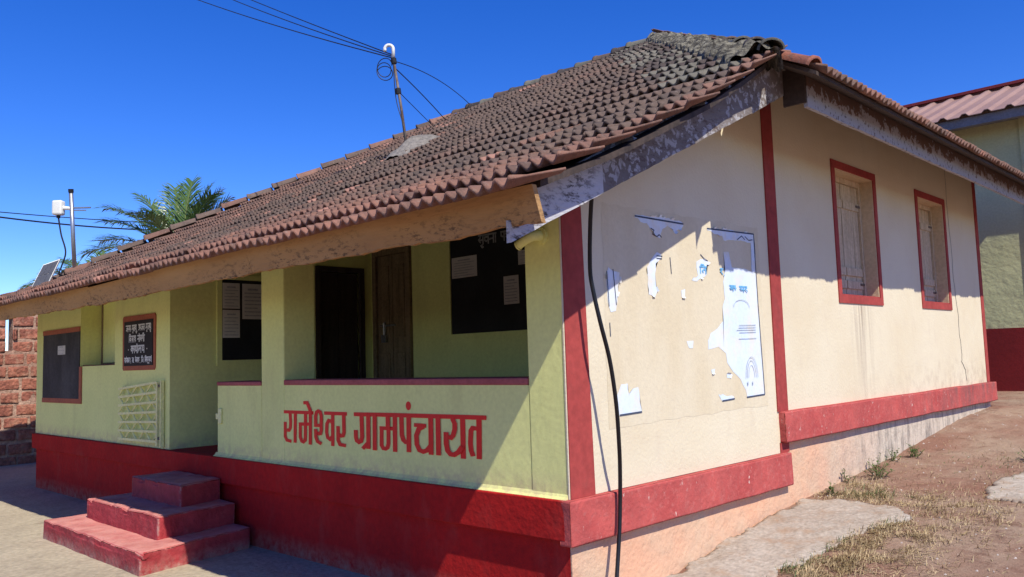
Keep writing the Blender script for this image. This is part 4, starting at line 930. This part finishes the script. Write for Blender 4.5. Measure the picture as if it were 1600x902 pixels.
m = MB(); m.tube([bp - Vector((0, 0, .11)), bp - Vector((0, 0, .17))], .03, 10); m.build('gland', 'iron_dark', wm)
m = MB(); m.tube(spline([bp - Vector((0, 0, .16)), bp + rd * .05 - Vector((0, 0, .45)), bp + rd * .13 - Vector((0, 0, .75)), bp + rd * .06 - Vector((0, 0, 1.0)), bp + rd * .03 - Vector((0, 0, 1.12)), WB - rd * .1 + Vector((0, 0, .03))], 6), .014, 6); m.build('sensor_cable', 'wire', wm, smooth=True)
m = MB(); m.tube([WB - rd * .3 + Vector((0, 0, .02)), WB + Vector((0, 0, .07))], .022, 6); m.build('cross_bar', 'iron_dark', wm)
m = MB(); m.box(WB.x - .35, WB.x + .5, WB.y - .25, WB.y + .3, WB.z - .25, WB.z + .0); m.build('cement_foot', 'mortar', wm, bevel=.05)
PC = [Vector(p) for p in PANEL]
pn = thing('solar_panel', (PC[0] + PC[1]) / 2, 'tilted grey solar panel with white frame at the left roof end', 'solar panel')
nn_ = (PC[1] - PC[0]).cross(PC[3] - PC[0]).normalized()
m = MB(); m.prism(PC, -nn_ * .04); m.build('frame', 'white_plastic', pn)
cen = sum(PC, Vector()) / 4; ins = [cen + (p - cen) * .94 + nn_ * .003 for p in PC]
for i in range(3):
    for j in range(2):
        q = [(i + a, j + b) for a, b in ((.02, .02), (.98, .02), (.98, .98), (.02, .98))]
        vs = [(ins[0].lerp(ins[1], a / 3)).lerp(ins[3].lerp(ins[2], a / 3), b / 2) for a, b in q]
        m = MB(); m.prism(vs, nn_ * .002); m.build('cell', 'panel_cell', pn)
m = MB(); m.tube([cen - nn_ * .04, WB - rd * .3 + Vector((0, 0, .0))], .016, 6); m.build('strut', 'iron_dark', pn)

# ------------------------------------------------------------------ overhead cables
for k, (px, sag, r, lb) in enumerate(OVER):
    cable('overhead_cable', px, MTOP + Vector((0, 0, .0 + .02 * k)), sag, r, lb, grp='overhead cables to the roof mast')
for k, (A, B, sag, lb) in enumerate(FARW):
    cable('utility_wire', A, B, sag, .03 if k == 0 else .018, lb, grp='utility wires crossing the sky at left')

# ------------------------------------------------------------------ coconut palms
def palm(base, crown, fronds, label, seed):
    rnd = random.Random(seed); base, crown = Vector(base), Vector(crown)
    t = thing('coconut_palm', base, label, 'palm tree', 'coconut palms behind the office')
    m = MB(); k = 14; m.tube([base.lerp(crown, i / k) + Vector((.15 * math.sin(i / k * 2), 0, 0)) for i in range(k)] + [crown], [.24 - .11 * i / k for i in range(k + 1)], 10); m.build('trunk', 'palm_trunk', t, smooth=True)
    for (az, el, L, droop) in fronds:
        hd = Vector((math.cos(az), math.sin(az), 0)); side = Vector((-hd.y, hd.x, 0)); n = 34
        P = []
        for i in range(n + 1):
            s = i / n; e = el - droop * s * s
            P.append((P[-1] + (hd * math.cos(e) + Vector((0, 0, math.sin(e)))) * (L / n)) if P else crown.copy())
        st_ = MB(); st_.tube(P, [.045 * (1 - .85 * i / n) for i in range(n + 1)], 6)
        lf = MB()
        for i in range(3, n + 1):
            for h in (0, .5):
                if i == n and h: continue
                p = P[i].lerp(P[min(n, i + 1)], h); s = (i + h) / n
                T = (P[min(n, i + 1)] - P[i - 1]).normalized(); up_ = side.cross(T) * -1
                if up_.z < 0: up_ = -up_
                for sg_ in (-1, 1):
                    ll = L * .33 * math.sin(math.pi * min(1, .12 + s * .80)) ** .7 * rnd.uniform(.85, 1.1) + .1
                    d = (side * sg_ * rnd.uniform(.6, .85) + T * rnd.uniform(.75, 1.05) + up_ * rnd.uniform(.0, .35)).normalized()
                    dr = Vector((0, 0, -ll * rnd.uniform(.10, .38)))
                    w_ = T * .028
                    a, b, c = p, p + d * ll * .55 + dr * .25, p + d * ll + dr
                    q = len(lf.v); lf.v += [tuple(a - w_), tuple(a + w_), tuple(b - w_ * .9), tuple(b + w_ * .9), tuple(c)]
                    lf.f += [(q, q + 1, q + 3, q + 2), (q + 2, q + 3, q + 4)]
        fr = lf.build('frond', 'palm_leaf', t); st_.build('frond_stem', 'palm_stem', fr)
for a in PALMS: palm(*a)

# ------------------------------------------------------------------ laterite boundary wall at the left
lw = thing('laterite_wall', (-14.2, .6, -.8), 'rough red laterite block wall standing left of the building', 'wall')
XW = -14.0
hole = (XW, HOLE[0], HOLE[1], HOLE[2], HOLE[3])
ya, yb, za, zb = HOLE
m = MB()
for b in ((XW - .30, XW - .02, -6, ya, -.9, 2.1), (XW - .30, XW - .02, yb, 5, -.9, 2.1), (XW - .30, XW - .02, ya, yb, -.9, za), (XW - .30, XW - .02, ya, yb, zb, 2.1)): m.box(*b)
m.build('mortar_core', 'laterite_mortar', lw)
rb = random.Random(5); BM = []
def stone(y0, y1, z0, z1, proud):
    o = rough_box('block', (XW - .06, XW + proud, y0, y1, z0, z1), 'laterite_block', lw, 3, .012, .02, rb.random() * 50); return o
for c_ in range(12):
    z0 = -.85 + c_ * .235; y = -2.4 + (.2 if c_ % 2 else 0)
    while y < 3.0:
        L = rb.uniform(.34, .46); a, b = y + rb.uniform(.015, .035), y + L - rb.uniform(.015, .03); y += L
        zz0, zz1 = z0 + rb.uniform(.015, .032), z0 + .235 - rb.uniform(.012, .028)
        if b > ya and a < yb and zz1 > za and zz0 < zb:
            if a < ya - .05: stone(a, ya, zz0, zz1, rb.uniform(.0, .025))
            if b > yb + .05: stone(yb, b, zz0, zz1, rb.uniform(.0, .025))
            continue
        stone(a, b, zz0, zz1, rb.uniform(-.012, .012))

# ------------------------------------------------------------------ green house behind at the right
gh = thing('green_house', (-2, 15, 0), 'pale green house with dark red base and pinkish metal sheet roof at right', 'house')
part('wall', 'house_green', (-9, -.16, 13.0, 13.3, 1.16, 5.12), parent=gh)
part('base', 'house_red', (-9, 3.2, 12.97, 13.3, -.2, 1.159), parent=gh)
part('bay_wall', 'house_green', (-.16, 3.2, 12.96, 13.3, 1.16, 5.10), parent=gh)
part('end_wall', 'house_green', (3.0, 3.2, 13.3, 19, -.2, 5.2), (-9, -8.8, 13.3, 19, -.2, 5.2), parent=gh)
part('gutter', 'gutter', (-9.4, .85, 12.32, 12.46, 4.80, 4.96), (-9.4, .85, 12.46, 13.0, 4.92, 4.95), parent=gh)
for x in (-3.2, -1.4, .4): part('gutter_bracket', 'gutter', (x, x + .04, 12.31, 12.46, 4.66, 4.81), parent=gh)
m = MB(); y0, z0, y1, z1 = 12.22, 4.97, 15.6, 6.24; per = .36
k = 0; xx = -9.4; prof = []
while xx < .6: prof += [(xx, 0), (xx + .20, 0), (xx + .25, .05), (xx + .31, .05)]; xx += per
for x, h in prof: m.v += [(x, y0, z0 + h), (x, y1, z1 + h), (x, y0, z0 + h - .012), (x, y1, z1 + h - .012)]
for i in range(len(prof) - 1):
    q = i * 4; m.f += [(q, q + 4, q + 5, q + 1), (q + 2, q + 3, q + 7, q + 6), (q, q + 2, q + 6, q + 4)]
m.build('sheet_roof', 'sheet_roof', gh)
part('ridge_flashing', 'house_trim', (-9.4, .85, 15.45, 15.75, 6.26, 6.32), parent=gh)
part('roof_rear', 'sheet_roof', (-9.4, .85, 15.62, 19, 5.0, 6.1), parent=gh)
w = part('window', 'house_trim', (.02, 1.3, 12.74, 12.96, 4.03, 4.16), parent=gh)
part('pane', 'panel_cell', (.12, 1.2, 12.945, 12.958, 3.0, 4.03), parent=w)
part('frame', 'house_trim', (.04, .12, 12.92, 12.96, 2.95, 4.03), (1.2, 1.28, 12.92, 12.96, 2.95, 4.03), parent=w)

# ------------------------------------------------------------------ weeds, dry grass, stones
def weed(x, y, h, n, label, seed):
    rnd = random.Random(seed); z = terrain(x, y); m = MB(); lf = MB()
    for i in range(n):
        az = rnd.uniform(0, 6.28); el = rnd.uniform(.5, 1.4); L = h * rnd.uniform(.5, 1.05)
        d = Vector((math.cos(az) * math.cos(el), math.sin(az) * math.cos(el), math.sin(el)))
        b = Vector((x + rnd.uniform(-.04, .04), y + rnd.uniform(-.05, .05), z)); e = b + d * L
        m.tube([b, e], [.003, .0015], 4, cap=False)
        for k in range(rnd.randint(4, 7)):
            p = b.lerp(e, rnd.uniform(.3, 1)); a2 = rnd.uniform(0, 6.28); ld = Vector((math.cos(a2), math.sin(a2), rnd.uniform(-.1, .6))).normalized(); s_ = ld.cross(Vector((0, 0, 1))).normalized(); l = rnd.uniform(.022, .045)
            q = len(lf.v); lf.v += [tuple(p), tuple(p + ld * l * .5 + s_ * l * .28), tuple(p + ld * l), tuple(p + ld * l * .5 - s_ * l * .28)]; lf.f.append((q, q + 1, q + 2, q + 3))
    t = thing('weed', (x, y, z), label, 'weed', 'weeds at the foot of the side wall')
    m.build('stems', 'palm_stem', t); lf.build('leaves', 'weed_leaf', t)
WD = [(.24, 4.30, .15, 22, 'bushy green weed below the first side window'), (.10, 4.62, .22, 8, 'tall thin weed against the wall below the first side window'), (.19, 5.45, .16, 20, 'green weed furthest along the wall below the windows'), (.09, 5.15, .14, 8, 'sparse weed at the wall just before the furthest one'), (.14, 3.46, .13, 10, 'low weed at the back corner of the concrete apron'), (.05, 4.0, .12, 7, 'small weed at the wall foot behind the concrete apron'), (1.25, 5.55, .16, 26, 'green weed on open ground behind the pale concrete patch')]
for i, a in enumerate(WD): weed(*a, seed=i + 20)
def tufts(name, spots, n, hmax, label, mat='straw', seed=1):
    rnd = random.Random(seed); m = MB()
    for _ in range(n):
        (cx, cy, rx, ry, wt) = rnd.choices(spots, [s_[4] for s_ in spots])[0]
        x, y = rnd.gauss(cx, rx), rnd.gauss(cy, ry)
        if x < .03: continue
        if noise.noise(Vector((x * 5, y * 5, 9))) < rnd.uniform(-.5, .25): continue
        if (-.05 < x and inside([(-.05, 0.3), (.03, 3.15), (.4, 3.2), (.84, 3.1), (.94, 2.9), (.74, 2.45), (.69, 1.94), (.60, 1.51), (.56, .3)], x, y)) and rnd.random() < .985: continue
        z = terrain(x, y) - .004; flat = rnd.random() < .6
        az = rnd.uniform(0, 6.28); el = rnd.uniform(.05, .35) if flat else rnd.uniform(.6, 1.4); L = hmax * rnd.uniform(.35, 1)
        d = Vector((math.cos(az) * math.cos(el), math.sin(az) * math.cos(el), math.sin(el))); s_ = d.cross(Vector((.3, .2, 1))).normalized() * rnd.uniform(.0016, .003)
        b = Vector((x, y, z + (.006 if flat else 0))); c = b + d * L * .6; e = b + d * L + Vector((0, 0, -L * .12))
        q = len(m.v); m.v += [tuple(b - s_), tuple(b + s_), tuple(c - s_ * .8), tuple(c + s_ * .8), tuple(e)]; m.f += [(q, q + 1, q + 3, q + 2), (q + 2, q + 3, q + 4)]
    return tag(m.build(name, mat), label, 'grass', kind='stuff')
tufts('dry_grass', [(.86, 1.6, .13, .4, 3.5), (1.02, 2.35, .16, .35, 3), (.62, 3.5, .4, .16, 2), (.25, 3.7, .15, .25, 1.2), (1.35, 2.3, .25, .7, 1.2), (1.4, 3.3, .3, .4, 1.0), (.8, 4.6, .5, .9, .9), (1.1, .9, .2, .4, 1.5)], 19000, .085, 'dry straw coloured grass around the concrete apron')
tufts('green_grass', [(.68, 1.9, .06, .35, 2), (.8, 2.75, .10, .12, 1), (.35, 3.6, .2, .1, 1.5), (1.2, 5.4, .4, .5, 1)], 2200, .09, 'short green grass at the edges of the concrete apron', 'weed_leaf', 2)
m = MB(); rs = random.Random(8)
for _ in range(500):
    x, y = rs.uniform(.05, 2.6), rs.uniform(.2, 9); s_ = rs.uniform(.004, .014) * (1.6 if rs.random() < .05 else 1); z = terrain(x, y)
    ang = rs.uniform(0, 3); n = 5; pts = [(x + s_ * math.cos(ang + k * 1.256) * rs.uniform(.7, 1.2), y + s_ * math.sin(ang + k * 1.256) * rs.uniform(.7, 1.2), z - .002) for k in range(n)]
    q = len(m.v); m.v += pts + [(x, y, z + s_ * .7)]; m.f += [(q + k, q + (k + 1) % n, q + n) for k in range(n)]
tag(m.build('pebbles', 'stone'), 'small pale pebbles and grit scattered over the soil', 'pebbles', kind='stuff')
